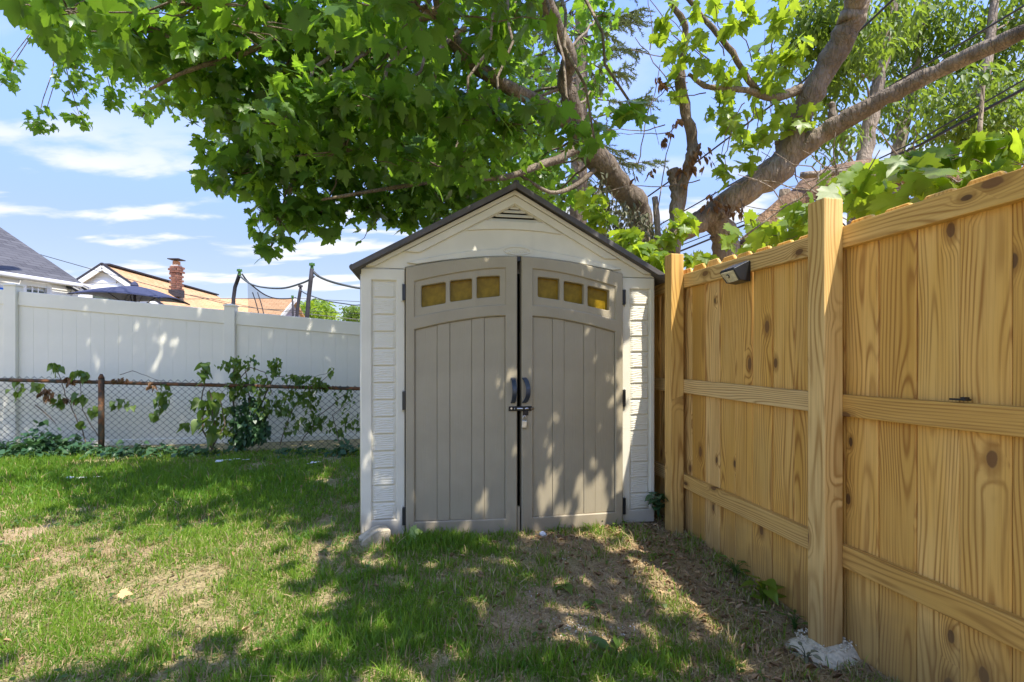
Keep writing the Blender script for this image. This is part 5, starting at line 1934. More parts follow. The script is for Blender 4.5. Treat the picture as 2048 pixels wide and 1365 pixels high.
def house_left():
    C = at(165, 567, 10.5)                # far eave corner
    e = Vector((0.194, 1, 0)).normalized()
    out = Vector((e.y, -e.x, 0))          # towards the yard (right)
    h = thing('house', 'white sided house with dark grey shingle roof at the left edge', 'house', (C.x, C.y, 0))
    A = C - e * 7.0
    rise = (-out * 3.6 + Vector((0, 0, 2.12)))
    # roof overhangs the wall by 0.25
    rf = slab('roof', A, C - A, rise, 0.10, MAT['grey_shingle'], h)
    slab('roof', A + rise * 2 * Vector((1, 1, 0)) if False else A - out * 7.2, C - A, out * 3.6 + Vector((0, 0, 2.12)), 0.10, MAT['grey_shingle'], h)
    wl = -out * 0.07
    wc, wa = C + wl - e * 0.12, A + wl
    mb = MB()
    zt = C.z - 0.06
    mb.bar(Vector((wa.x, wa.y, zt / 2)) - out * 0.1, Vector((wc.x, wc.y, zt / 2)) - out * 0.1, 0.14, zt)
    wall = mb.build('wall', MAT['house_siding'], h)
    # gable end wall
    gp = [wc, wc - out * 6.6]
    mb = MB()
    mb.add([(gp[0].x, gp[0].y, 0), (gp[1].x, gp[1].y, 0), (gp[1].x, gp[1].y, zt), ((gp[0].x + gp[1].x) / 2, (gp[0].y + gp[1].y) / 2, zt + 1.9), (gp[0].x, gp[0].y, zt),
            ] + [], [(0, 1, 2, 3, 4)])
    mb.build('wall', MAT['house_siding'], h)
    # lapped siding, board by board
    n = 11
    bh = 0.115
    for i in range(n):
        z = zt - 0.02 - bh * (i + 0.5)
        rot = Matrix.Rotation(R(0), 3, 'Z')
        a = Vector((wa.x, wa.y, z)) - out * 0.018
        b = Vector((wc.x, wc.y, z)) - out * 0.018
        d = (b - a).normalized()
        mb = MB()
        zv = Vector((0, 0, bh / 2))
        q = [a - zv + out * 0.020, b - zv + out * 0.020, b + zv + out * 0.004, a + zv + out * 0.004]
        q2 = [p_ - out * 0.030 for p_ in q]
        mb.add(q + q2, [(0, 1, 2, 3), (7, 6, 5, 4), (0, 4, 5, 1), (1, 5, 6, 2), (2, 6, 7, 3), (3, 7, 4, 0)])
        mb.build('siding_board', MAT['house_siding'], h)
    # gutter, corner board, downspout
    g0, g1 = A + out * 0.05 + Vector((0, 0, -0.06)), C + out * 0.05 + e * 0.12 + Vector((0, 0, -0.06))
    MB().bar(g0, g1, 0.09, 0.085).build('gutter', MAT['gutter_grey'], h, bevel=0.02)
    q = wc + e * 0.0
    MB().bar(Vector((q.x, q.y, 0)) + out * 0.02, Vector((q.x, q.y, zt)) + out * 0.02, 0.10, 0.05, up=out).build('corner_board', MAT['gutter_grey'], h)
    # window: pixel 45..95 on the wall
    def wall_at(px, z):
        # intersect pixel column with the wall line
        k_ = (px - 1024) / 1000
        # wa + e s : x = k y
        s_ = (k_ * wa.y - wa.x) / (e.x - k_ * e.y)
        return Vector((wa.x + e.x * s_, wa.y + e.y * s_, z)) + out * 0.012
    p0, p1 = wall_at(44, 0), wall_at(95, 0)
    zt_w = EYE + (730 - 566) / 1000 * p0.y
    zb_w = zt_w - 0.85
    fr = MB()
    for a, b in (((p0, zt_w), (p1, zt_w)), ((p0, zb_w), (p1, zb_w))):
        fr.bar(Vector((a[0].x, a[0].y, a[1])), Vector((b[0].x, b[0].y, b[1])), 0.06, 0.09)
    for p_ in (p0, p1):
        fr.bar(Vector((p_.x, p_.y, zb_w - .04)), Vector((p_.x, p_.y, zt_w + .04)), 0.07, 0.09, up=e)
    win = fr.build('window', MAT['white_paint'], h)
    i0, i1 = p0.lerp(p1, 0.10), p0.lerp(p1, 0.80)
    MB().bar(Vector((i0.x, i0.y, (zt_w + zb_w) / 2 - .05)) + out * 0.01, Vector((i1.x, i1.y, (zt_w + zb_w) / 2 - .05)) + out * 0.01, 0.02, 0.72).build('pane', MAT['window_glass'], win)
    for f in (0.33, 0.66):
        m_ = i0.lerp(i1, f)
        MB().bar(Vector((m_.x, m_.y, zb_w)) + out * 0.022, Vector((m_.x, m_.y, zt_w - .06)) + out * 0.022, 0.016, 0.02, up=e).build('muntin', MAT['white_paint'], win)
    MB().bar(Vector((i1.x, i1.y, zb_w)) + out * 0.03 + e * .06, Vector((i1.x, i1.y, zt_w - .04)) + out * 0.03 + e * .06, 0.05, 0.06, up=e).build('shutter_track', MAT['gutter_grey'], win)
    # flood light
    f = wall_at(137, EYE + (730 - 574) / 1000 * wall_at(137, 0).y)
    fl = MB().tube([f, f + out * 0.05], 0.055, 10).build('flood_light', MAT['black_plastic'], h)
    for dx_ in (-0.02, 0.16):
        c = f + out * 0.12 + e * dx_ + Vector((0, 0, -0.02 + 0.05 * (dx_ > 0)))
        MB().tube([c, c + out * 0.06 + e * 0.07 + Vector((0, 0, -0.06))], [0.035, 0.055], 10).build('lamp_head', MAT['black_plastic'], fl)
    # blue panel beside the window
    b0, b1 = wall_at(-8, 0), wall_at(8, 0)
    zb = EYE + (730 - 582) / 1000 * b0.y
    MB().bar(Vector((b0.x, b0.y, zb)) + out * 0.02, Vector((b1.x, b1.y, zb)) + out * 0.02, 0.02, 0.13).build('blue_panel', MAT['blue_sheet'], h)
house_left()


def house_tan():
    Y0 = 16.0
    ridge0, ridge1 = at(212, 530, Y0), None
    e = Vector((-0.085, 1, 0)).normalized()
    h = thing('house', 'white gabled house with tan shingle roof, brick chimney and lower wing', 'house', (ridge0.x, ridge0.y, 0))
    side = Vector((e.y, -e.x, 0))            # right, downslope
    L = 7.0
    ridge1 = ridge0 + e * L
    W2 = 3.7
    drop = 2.62
    R0, R1 = ridge0, ridge1
    # roof slopes (origin at the eave so that local y runs up the slope)
    slab('roof', R0 + side * W2 - Vector((0, 0, drop)) - e * 0.15, e * (L + 0.15), -side * W2 + Vector((0, 0, drop)), 0.10, MAT['orange_shingle'], h)
    slab('roof', R1 - side * W2 - Vector((0, 0, drop)), -e * (L + 0.15), side * W2 + Vector((0, 0, drop)), 0.10, MAT['orange_shingle'], h)
    # gable wall facing us
    g = MB()
    a = R0 - side * (W2 - 0.3)
    b = R0 + side * (W2 - 0.3)
    zt = R0.z - drop + 0.12
    ap = R0 - Vector((0, 0, 0.13))
    back = e * 0.2
    pl_ = [Vector((a.x, a.y, 0)), Vector((b.x, b.y, 0)), Vector((b.x, b.y, zt)), ap, Vector((a.x, a.y, zt))]
    g.add(pl_ + [p_ + back for p_ in pl_], [(0, 1, 2, 3, 4), (9, 8, 7, 6, 5)] + [(i, i + 5, (i + 1) % 5 + 5, (i + 1) % 5) for i in range(5)])
    g.build('wall', MAT['house_siding'], h)
    # side wall under the right eave
    MB().bar(Vector((b.x, b.y, zt / 2)) + e * 0.3, Vector((b.x, b.y, zt / 2)) + e * (L - .2), 0.15, zt).build('wall', MAT['house_siding'], h)
    # lapped siding boards on the gable
    bh = 0.17
    z = 1.9
    while z < ap.z - 0.25:
        half = min(W2 - 0.36, (ap.z - z - bh - 0.04) / drop * W2)
        if half > 0.1:
            c = Vector((R0.x, R0.y, z))
            zv = Vector((0, 0, bh))
            f0, f1 = -e * 0.055, -e * 0.015
            q = [c - side * half + f0, c + side * half + f0, c + side * half + zv + f1, c - side * half + zv + f1]
            q2 = [p_ + e * 0.05 for p_ in q]
            MB().add(q + q2, [(0, 1, 2, 3), (7, 6, 5, 4), (0, 4, 5, 1), (1, 5, 6, 2), (2, 6, 7, 3), (3, 7, 4, 0)]).build('siding_board', MAT['house_siding'], h)
        z += bh
    # rake boards
    for sg in (-1, 1):
        MB().bar(R0 - e * 0.16 - Vector((0, 0, 0.10)), R0 - e * 0.16 + side * sg * W2 - Vector((0, 0, drop + 0.10)), 0.05, 0.16).build('rake_board', MAT['white_paint'], h)
        MB().bar(R0 - e * 0.17 + Vector((0, 0, 0.01)), R0 - e * 0.17 + side * sg * W2 - Vector((0, 0, drop - 0.01)), 0.05, 0.06).build('drip_edge', MAT['foam_dark'], h)
    MB().bar(R0 + Vector((0, 0, 0.02)), R1 + Vector((0, 0, 0.02)), 0.24, 0.05).build('ridge_cap', MAT['foam_dark'], h)
    # gable window
    wc = at(214, 577, Y0) - e * 0.06
    fr = MB()
    w2 = 0.42
    for z_ in (0.02, -0.85):
        fr.bar(wc - side * (w2 + .07) + Vector((0, 0, z_)), wc + side * (w2 + .07) + Vector((0, 0, z_)), 0.08, 0.10)
    for sg in (-1, 1):
        fr.bar(wc + side * sg * w2 + Vector((0, 0, -0.85)), wc + side * sg * w2 + Vector((0, 0, 0.02)), 0.08, 0.08, up=side)
    wi = fr.build('window', MAT['white_paint'], h)
    MB().bar(wc - side * w2 + Vector((0, 0, -0.42)) + e * .01, wc + side * w2 + Vector((0, 0, -0.42)) + e * .01, 0.03, 0.78).build('pane', MAT['window_glass'], wi)
    # chimney on the near slope
    cp = at(353, 560, 18.0)
    base_z, top_z = cp.z - 0.62, at(352, 531, 18.0).z
    cw = 0.27
    ch = MB().box2((-cw / 2 + .012, -cw / 2 + .012, 0), (cw / 2 - .012, cw / 2 - .012, top_z - base_z)).build('chimney', MAT['mortar'], h, space=Matrix.Translation((cp.x, cp.y, base_z)))
    me_b = {}
    rows = int((top_z - base_z) / 0.078)
    for r_ in range(rows):
        z = base_z + r_ * 0.078 + 0.037
        grow = 0.025 if r_ >= rows - 3 else 0.0
        half = cw / 2 + grow
        for fdir in range(3):          # front, right, left faces
            nbr = 2
            for j in range(nbr):
                wbr = (2 * half) / nbr - 0.012
                t0 = -half + (j + 0.5) * (2 * half / nbr) + (0.05 if r_ % 2 else -0.05)
                wb = wbr
                if fdir == 0:
                    c, sz = (t0 * 0.86, -half, z), (wb, 0.05, 0.066)
                elif fdir == 1:
                    c, sz = (half, t0 * 0.86, z), (0.05, wb, 0.066)
                else:
                    c, sz = (-half, t0 * 0.86, z), (0.05, wb, 0.066)
                key = (fdir == 0, round(wb, 3))
                if key not in me_b:
                    tmp = MB().box((0, 0, 0), sz)
                    m_ = bpy.data.meshes.new('brick')
                    m_.from_pydata([tuple(v) for v in tmp.v], [], tmp.f)
                    m_.materials.append(MAT['chimney_brick'])
                    me_b[key] = m_
                o = bpy.data.objects.new('brick', me_b[key])
                col.objects.link(o)
                place(o, Matrix.Translation(Vector((cp.x, cp.y, 0)) + Vector(c)), ch)
    MB().tube([(cp.x, cp.y, top_z), (cp.x, cp.y, top_z + 0.13)], 0.12, 12).build('flue', MAT['clay'], ch)
    MB().box((cp.x, cp.y, top_z + 0.20), (0.40, 0.40, 0.03)).build('chimney_cap', MAT['foam_dark'], ch)
    # dark band round the chimney foot
    MB().box((cp.x, cp.y, base_z + 0.12), (cw + .09, cw + .07, 0.25)).build('dark_foot_band', MAT['foam_dark'], ch)
    # lower wing: ridge parallel to the picture
    q0, q1 = at(395, 597, 20.0), at(590, 597, 20.0)
    ex = Vector((1, 0.0, 0))
    slab('roof', q0 + Vector((0, -3.2, -2.1)), q1 - q0, Vector((0, 3.2, 2.1)), 0.10, MAT['orange_shingle'], h)
    slab('roof', q1 + Vector((0, 3.2, -2.1)), q0 - q1, Vector((0, -3.2, 2.1)), 0.10, MAT['orange_shingle'], h)
    g = MB()
    gx = q1.x - 0.12
    g.add([(gx, q1.y - 3.0, 0), (gx, q1.y + 3.0, 0), (gx, q1.y + 3.0, q1.z - 2.0), (gx, q1.y, q1.z - 0.1), (gx, q1.y - 3.0, q1.z - 2.0)], [(0, 1, 2, 3, 4)])
    g.build('wall', MAT['lilac_siding'], h)
    MB().bar(Vector((q0.x, q0.y - 2.95, (q0.z - 2.0) / 2)), Vector((gx, q0.y - 2.95, (q0.z - 2.0) / 2)), 0.1, q0.z - 2.0).build('wall', MAT['house_siding'], h)
    MB().bar(q1 + Vector((0.03, 0, -0.06)), q1 + Vector((0.03, -3.2, -2.16)), 0.05, 0.14).build('rake_board', MAT['white_paint'], h)
house_tan()


def house_far():
    h = thing('house', 'distant house with pale grey roof seen between trampoline poles', 'house', at(640, 660, 32))
    q0, q1 = at(613, 623, 32), at(643, 623, 32)
    slab('roof', q0 + Vector((0, -2.5, -1.6)), q1 - q0, Vector((0, 2.5, 1.6)), 0.1, MAT['pale_shingle'], h)
    slab('roof', q1 + Vector((0, 2.5, -1.6)), q0 - q1, Vector((0, -2.5, 1.6)), 0.1, MAT['pale_shingle'], h)
    g = MB()
    g.add([(q1.x - .05, q1.y - 2.4, 0), (q1.x - .05, q1.y + 2.4, 0), (q1.x - .05, q1.y + 2.4, q1.z - 1.5), (q1.x - .05, q1.y, q1.z - .1), (q1.x - .05, q1.y - 2.4, q1.z - 1.5)], [(0, 1, 2, 3, 4)])
    g.build('wall', MAT['white_paint'], h)
    MB().box(((q0.x + q1.x) / 2, q0.y - 2.3, (q0.z - 1.5) / 2), (q1.x - q0.x - .2, 0.1, q0.z - 1.5)).build('wall', MAT['white_paint'], h)
house_far()

# ------------------------------------------------------------------ patio umbrella
def umbrella():
    u = thing('patio_umbrella', 'square navy patio umbrella open behind the white fence', 'umbrella', at(272, 840, 9.0))
    A = at(269, 572, 9.2)
    Lc, Fc, Rc, Bc = at(134, 587, 9.0), at(318, 596, 7.9), at(380, 609, 9.4), at(250, 606, 10.6)
    mb = MB()
    cor = [Lc, Fc, Rc, Bc]
    n = 8
    for i in range(4):
        p, q = cor[i], cor[(i + 1) % 4]
        base = len(mb.v)
        rows = []
        for r_ in range(n + 1):
            t = r_ / n
            row = []
            for c_ in range(n + 1):
                s_ = c_ / n
                e_ = p.lerp(q, s_)
                x = A.lerp(e_, t)
                x = x + Vector((0, 0, 0.05 * t * 4 * s_ * (1 - s_) + 0.03 * math.sin(math.pi * t)))   # cloth pulled up between the ribs
                row.append(len(mb.v))
                mb.v.append(x)
            rows.append(row)
        for r_ in range(n):
            for c_ in range(n):
                mb.f.append((rows[r_][c_], rows[r_ + 1][c_], rows[r_ + 1][c_ + 1], rows[r_][c_ + 1]))
    cn_ = mb.build('canopy', MAT['navy_fabric'], u, smooth=True)
    md = cn_.modifiers.new('solid', 'SOLIDIFY')
    md.thickness = 0.006
    for c in cor:
        MB().tube([A - Vector((0, 0, 0.03)), c - Vector((0, 0, 0.012))], 0.010, 6).build('rib', MAT['foam_dark'], u)
        m_ = A.lerp(c, 0.45) - Vector((0, 0, .02))
        MB().tube([m_, A - Vector((0, 0, 0.45))], 0.008, 6).build('strut', MAT['foam_dark'], u)
    MB().tube([A + Vector((0, 0, 0.03)), Vector((A.x + .05, A.y, 0.0))], 0.024, 10).build('pole', MAT['foam_dark'], u)
    MB().tube([A + Vector((0, 0, 0.0)), A + Vector((0, 0, 0.05)), A + Vector((0, 0, 0.08))], [0.07, 0.05, 0.012], 10).build('finial', MAT['navy_fabric'], u)
umbrella()


# ------------------------------------------------------------------ trampoline enclosure
def trampoline():
    t = thing('trampoline', 'trampoline enclosure with bent padded poles and dark safety net behind the white fence', 'trampoline', at(560, 850, 8.3))
    def pole(pts, r, cap):
        p = [at(*q) for q in pts]
        foot = Vector((p[0].x, p[0].y, 0.0))
        o = MB().tube([foot] + p, r, 10).build('pole', MAT['foam_dark'], t, smooth=True)
        e = p[-1]
        c = MB()
        c.tube([e - Vector((0, 0, .02)), e + Vector((0, 0, 0.05))], [r * 0.85, r * 0.75], 9)
        for a in range(4):
            d = Vector((math.cos(a * 1.57 + .4), math.sin(a * 1.57 + .4), 0)) * r * 0.9
            c.tube([e + d + Vector((0, 0, 0.045)), e + d + Vector((0, 0, 0.085))], [r * 0.55, r * 0.4], 7)
        c.build('cap', MAT['green_plastic'] if cap else MAT['foam_dark'], o)
        return p
    pole([(466, 640, 8.4), (467, 598, 8.4), (470, 575, 8.4), (476, 558, 8.35), (479, 549, 8.3)], 0.030, 1)
    pole([(613, 650, 7.4), (617, 600, 7.4), (621, 565, 7.4), (624, 538, 7.4)], 0.030, 1)
    pole([(592, 650, 10.2), (596, 610, 10.2), (600, 585, 10.2), (601, 579, 10.2)], 0.032, 0)
    pole([(586, 650, 9.9), (586, 630, 9.9), (585, 600, 9.9)], 0.018, 1)
    pole([(800, 650, 7.9), (802, 590, 7.9), (803, 575, 7.9)], 0.030, 1)

    def rope(pts, r=0.012, mat='rope_blue_grey'):
        p = [np.array(at(*q)) for q in pts]
        Q = []
        m = len(p)
        for i in range(m - 1):
            p0, p1, p2, p3 = p[max(i - 1, 0)], p[i], p[i + 1], p[min(i + 2, m - 1)]
            for s_ in (0, .25, .5, .75):
                Q.append(0.5 * ((2 * p1) + (-p0 + p2) * s_ + (2 * p0 - 5 * p1 + 4 * p2 - p3) * s_ * s_ + (-p0 + 3 * p1 - 3 * p2 + p3) * s_ ** 3))
        Q.append(p[-1])
        MB().tube(Q, r, 6).build('rope', MAT[mat], t, smooth=True)
        return Q
    r1 = rope([(479, 552, 8.3), (497, 566, 8.2), (515, 573, 8.0), (545, 577, 7.8), (572, 576, 7.6), (600, 568, 7.5), (617, 561, 7.45), (628, 553, 7.4)], 0.014)
    r2 = rope([(484, 548, 8.3), (495, 563, 8.4), (515, 580, 8.8), (532, 591, 9.2), (550, 597, 9.6), (572, 598, 9.9), (592, 596, 10.2)], 0.012, 'foam_dark')
    r3 = rope([(625, 542, 7.4), (637, 553, 7.4), (660, 563, 7.5), (690, 571, 7.7), (722, 577, 7.8), (770, 580, 7.9), (803, 575, 7.9)], 0.018)
    r4 = rope([(601, 580, 10.2), (612, 588, 10.1), (650, 601, 10.0), (690, 608, 9.8), (722, 610, 9.6), (803, 590, 8.0)], 0.012)
    rope([(625, 542, 7.4), (632, 549, 7.4), (637, 553, 7.4)], 0.02, 'foam_dark')
    # net walls hanging from the ropes, one curtain each
    def curtain(Q, zlow):
        mb = MB()
        a = len(mb.v)
        m = 10
        for i, q in enumerate(Q):
            for j in range(m + 1):
                s_ = j / m
                z = q[2] * (1 - s_) + zlow * s_
                wv = 0.03 * math.sin(i * 1.7 + j * 0.8) * s_
                mb.v.append(Vector((q[0] + wv, q[1] + wv, z)))
        for i in range(len(Q) - 1):
            for j in range(m):
                b = i * (m + 1) + j
                mb.f.append((b, b + m + 1, b + m + 2, b + 1))
        mb.build('net', MAT['net'], t)
    curtain(r2[4:], 0.9)
    for dx_ in (0, 10):
        rope([(505 + dx_, 585, 8.7), (513 + dx_, 610, 8.7), (520 + dx_, 640, 8.7)], 0.008, 'foam_dark')
trampoline()


# ------------------------------------------------------------------ distant trees
def far_tree(name, lab, px, py, Y, rx, ry, n, mat, size, tall):
    t = thing(name, lab, 'tree', at(px, 780, Y), group='distant trees beyond the white fence')
    mb = MB()
    b = at(px, py, Y)
    mb.tube([Vector((b.x, b.y, -0.2)), Vector((b.x, b.y, b.z))], [0.28, 0.12], 8)
    mb.build('trunk', MAT['bark'], t, smooth=True)
    bl_ = []
    for k_ in range(9):
        a = random.uniform(0, 6.3)
        r_ = random.uniform(0.2, 0.8)
        bl_.append((px + rx * r_ * math.cos(a), py + ry * r_ * math.sin(a), Y + random.uniform(-1, 1), rx * 0.42, ry * 0.42, 1.2, n // 9))
    PP, _i = blob_points(bl_)
    nn = len(PP)
    me = leaves_mesh('crown', 'oval', PP, rand_orient(nn, (0, 1.4), 0.8), rng.uniform(size * .7, size * 1.3, nn), rng.random(nn))
    o = link_mesh('crown', me, MAT[mat], t)


far_tree('distant_tree', 'yellow green tree behind the trampoline poles', 632, 618, 28, 48, 34, 1500, 'lime_leaf', 0.30, 3)
far_tree('distant_tree', 'pale green bush like tree beside the shed wall', 708, 632, 30, 28, 22, 700, 'far_leaf', 0.28, 3)
far_tree('distant_tree', 'dark green tree half hidden behind the shed', 775, 610, 26, 45, 45, 900, 'far_leaf', 0.30, 3)


# ------------------------------------------------------------------ plants on the chain-link fence
def plant(name, label, cat, foot, stems, leaf_sets, group=None):
    """stems: list of pixel polylines at depth; leaf_sets: (shape, mat, blobs, size range, droop, singles, partname)"""
    t = thing(name, label, cat, foot, group=group)
    for pts, r in stems:
        mb = MB()
        P_ = [at(*p) for p in pts]
        for i in range(len(P_) - 1):
            twig(mb, P_[i], P_[i + 1], r * (1 - 0.6 * i / len(P_)), r * (1 - 0.6 * (i + 1) / len(P_)), 0, 4, 0.03)
        mb.build('stem', MAT['stick'], t)
    for shape, mat, blobs, sz, dr, singles, nm in leaf_sets:
        PP, _i = blob_points(blobs)
        nn = len(PP)
        hang_leaves(t, shape, mat, PP, rand_orient(nn, dr, 0.6, (0, -0.5, 0)), rng.uniform(sz[0], sz[1], nn), np.clip(rng.random(nn), 0, .999), singles, nm, nm + '_mass')
    return t


CF = 5.52
plant('broadleaf_weed', 'tall weed with big heart shaped leaves leaning on the chain link fence', 'weed', at(440, 900, CF),
      [([(425, 900, CF), (405, 860, CF), (403, 800, CF), (412, 740, CF)], 0.010), ([(425, 900, CF), (430, 850, CF), (418, 780, CF)], 0.008), ([(425, 895, CF), (450, 850, CF), (440, 800, CF)], 0.007)],
      [('heart', 'vine_leaf', [(412, 745, CF, 14, 18, .08, 7), (420, 800, CF, 28, 22, .1, 14), (395, 815, CF, 14, 22, .1, 7), (420, 835, CF, 28, 25, .1, 16), (432, 860, CF, 20, 14, .1, 6), (404, 727, CF, 8, 8, .05, 3)], (0.08, 0.145), (0.6, 2.0), 60, 'leaf')])
plant('bittersweet_bush', 'dense dark green bush grown through the chain link fence', 'bush', at(490, 900, 5.68),
      [([(470, 900, 5.66), (468, 820, 5.66), (470, 720, 5.66)], 0.012), ([(480, 900, 5.68), (510, 840, 5.68), (540, 770, 5.68), (555, 725, 5.68)], 0.010), ([(490, 900, 5.68), (500, 800, 5.68), (490, 740, 5.68)], 0.009), ([(470, 770, 5.6), (500, 735, 5.6), (530, 745, 5.6), (545, 790, 5.6)], 0.006)],
      [('heart', 'ivy_leaf', [(500, 840, 5.66, 38, 48, .16, 495), (520, 860, 5.66, 22, 30, .12, 180), (485, 880, 5.66, 28, 20, .14, 135)], (0.032, 0.064), (0.5, 2.0), 120, 'leaf'),
       ('heart', 'vine_leaf', [(470, 735, 5.62, 14, 22, .1, 54), (475, 775, 5.62, 24, 28, .12, 90), (510, 770, 5.62, 34, 24, .12, 90), (550, 735, 5.62, 14, 22, .1, 60), (530, 810, 5.62, 30, 30, .1, 75), (490, 725, 5.62, 40, 16, .1, 39), (455, 850, 5.62, 16, 40, .1, 60), (450, 730, 5.6, 20, 14, .1, 18)], (0.032, 0.064), (0.5, 2.0), 160, 'leaf')])
plant('fence_vine', 'loose vine trailing along the rail between bush and shed', 'vine', at(620, 900, 5.6),
      [([(560, 890, 5.62), (580, 830, 5.62), (610, 780, 5.58), (640, 765, 5.58), (668, 740, 5.58)], 0.006), ([(600, 890, 5.62), (640, 830, 5.62), (690, 790, 5.6)], 0.006), ([(545, 755, 5.6), (580, 752, 5.6), (620, 755, 5.6), (660, 745, 5.6)], 0.004), ([(680, 890, 5.62), (665, 830, 5.62), (700, 800, 5.62)], 0.005)],
      [('heart', 'vine_leaf', [(590, 755, 5.58, 36, 8, .05, 33), (620, 765, 5.58, 40, 12, .05, 42), (640, 775, 5.58, 24, 10, .06, 36), (664, 745, 5.58, 8, 14, .04, 12), (618, 800, 5.6, 24, 24, .08, 69), (570, 815, 5.62, 26, 22, .08, 51), (630, 840, 5.62, 22, 26, .08, 60), (690, 795, 5.6, 26, 24, .08, 33), (680, 850, 5.62, 30, 34, .08, 30), (590, 850, 5.62, 30, 24, .08, 33), (710, 845, 5.6, 12, 24, .06, 18), (600, 790, 5.6, 50, 20, .06, 39)], (0.032, 0.064), (0.5, 2.2), 200, 'leaf')])
plant('withered_vine', 'half withered vine hanging on the rail left of the rusty post', 'vine', at(130, 900, 5.58),
      [([(175, 895, 5.6), (150, 830, 5.6), (130, 790, 5.58), (118, 750, 5.58), (106, 728, 5.58)], 0.006), ([(200, 880, 5.6), (165, 820, 5.6), (160, 760, 5.58)], 0.005), ([(70, 810, 5.6), (100, 835, 5.6), (112, 848, 5.6)], 0.007), ([(240, 750, 5.6), (265, 742, 5.6), (300, 755, 5.6), (350, 770, 5.6)], 0.004)],
      [('heart', 'vine_leaf', [(112, 735, 5.56, 9, 10, .04, 13), (165, 748, 5.56, 18, 9, .05, 24), (122, 800, 5.58, 12, 14, .05, 15), (160, 795, 5.58, 16, 10, .05, 13), (190, 820, 5.58, 12, 10, .05, 10), (165, 845, 5.58, 8, 8, .05, 6), (75, 772, 5.58, 10, 8, .05, 9), (35, 780, 5.6, 18, 20, .06, 12), (240, 808, 5.6, 30, 12, .05, 15), (325, 790, 5.6, 18, 30, .06, 33), (315, 830, 5.6, 10, 12, .05, 9), (370, 850, 5.6, 14, 6, .05, 7)], (0.05, 0.085), (0.8, 2.5), 100, 'leaf'),
       ('curl', 'dead_leaf', [(100, 790, 5.58, 18, 14, .05, 20), (135, 800, 5.58, 18, 10, .05, 12), (140, 757, 5.58, 12, 8, .04, 18), (250, 758, 5.58, 34, 6, .04, 18), (306, 768, 5.58, 6, 10, .04, 10), (90, 780, 5.58, 10, 6, .04, 15)], (0.05, 0.09), (1, 4), 60, 'leaf')])


# ground ivy along the foot of the fence
def ground_ivy():
    out = []
    for px, w, h, n_ in ((-30, 60, .10, 130), (40, 40, .13, 110), (85, 30, .20, 200), (120, 30, .18, 190), (160, 30, .12, 130), (225, 40, .08, 110), (290, 60, .07, 120), (380, 60, .08, 130), (600, 60, .05, 60), (690, 30, .10, 60)):
        for _ in range(int(n_ * 1.6)):
            x = (px + random.gauss(0, w * 0.5) - 1024) / 1000 * 5.5
            y = 5.45 + random.gauss(0, 0.10)
            z = float(ground_h(x, y)) + abs(random.gauss(0, h * 0.55)) + 0.01
            out.append((x, y, z))
    PP = np.array(out)
    nn = len(PP)
    me = leaves_mesh('ground_ivy', 'heart', PP, rand_orient(nn, (-0.1, 0.9), 1.0, (0, -0.5, 0)), rng.uniform(0.035, 0.07, nn), rng.random(nn))
    tag(link_mesh('ground_ivy', me, MAT['ivy_leaf']), 'low mat of dark ivy along the foot of the chain link fence', 'ground cover', kind='stuff')
ground_ivy()


# ------------------------------------------------------------------ small plants in the yard
def weed(name, label, foot, n, size, shape, mat, spread, height, cat='weed', group=None, flat=False):
    t = thing(name, label, cat, foot, group=group)
    st = MB()
    PP, TT = [], []
    for i in range(n):
        a = 2 * math.pi * i / n + random.uniform(-.4, .4)
        r_ = spread * random.uniform(0.3, 1.0)
        z = height * random.uniform(0.4, 1.0)
        p = Vector(foot) + Vector((math.cos(a) * r_, math.sin(a) * r_, z))
        st.tube([Vector(foot), Vector(foot) + Vector((math.cos(a) * r_ * .4, math.sin(a) * r_ * .4, z * .8)), p], [0.003, 0.0022, 0.0015], 5)
        PP.append(tuple(p))
        TT.append((math.cos(a), math.sin(a), random.uniform(-.3, .25)))
    st.build('stem', MAT[mat], t)
    PP, TT = np.array(PP), np.array(TT)
    nr = np.stack([rng.normal(0, .25, n), rng.normal(0, .25, n), np.ones(n)], 1)
    hang_leaves(t, shape, mat, PP, leaf_rot(TT, nr), rng.uniform(size * .75, size * 1.2, n), np.clip(rng.uniform(.3, 1, n), 0, .999), n)
    return t


weed('seedling', 'bushy green seedling at the foot of the far fence bay', gpt(1470, 1158), 16, 0.045, 'oval', 'vine_leaf', 0.045, 0.10)
weed('broadleaf_seedling', 'pale round leaved seedling growing beside the far fence bay', gpt(1528, 1210), 10, 0.062, 'heart', 'lime_leaf', 0.055, 0.13)
weed('dandelion_weed', 'flat rosette weed in the bare soil before the near post', gpt(1235, 1318), 11, 0.11, 'oval', 'vine_leaf', 0.04, 0.03)
weed('plantain_weed', 'single broad leaf weed in sparse grass below the shed doors', gpt(1130, 1182), 4, 0.06, 'heart', 'vine_leaf', 0.02, 0.04)
weed('clover_weed', 'small clover like weed right of the bare soil patch', gpt(1183, 1215), 6, 0.04, 'heart', 'vine_leaf', 0.025, 0.03)
weed('dock_weed', 'broad leaf weed in the shaded lawn at bottom centre', gpt(830, 1285), 5, 0.065, 'heart', 'vine_leaf', 0.03, 0.04)
weed('ivy_plant', 'dark ivy clump between the shed corner and the far fence post', at(1316, 1034, 3.35), 26, 0.06, 'heart', 'ivy_leaf', 0.05, 0.16, 'plant')
weed('sprout', 'leafy sprout at the foot of the near post', gpt(1590, 1262), 9, 0.045, 'oval', 'vine_leaf', 0.04, 0.07)
weed('sprout', 'grey green sprout in front of the concrete collar', gpt(1612, 1330), 8, 0.04, 'oval', 'dry_vine_leaf', 0.03, 0.06)
weed('sprout', 'bright sprout under the right shed door', gpt(1185, 1052), 8, 0.03, 'oval', 'lime_leaf', 0.04, 0.05)

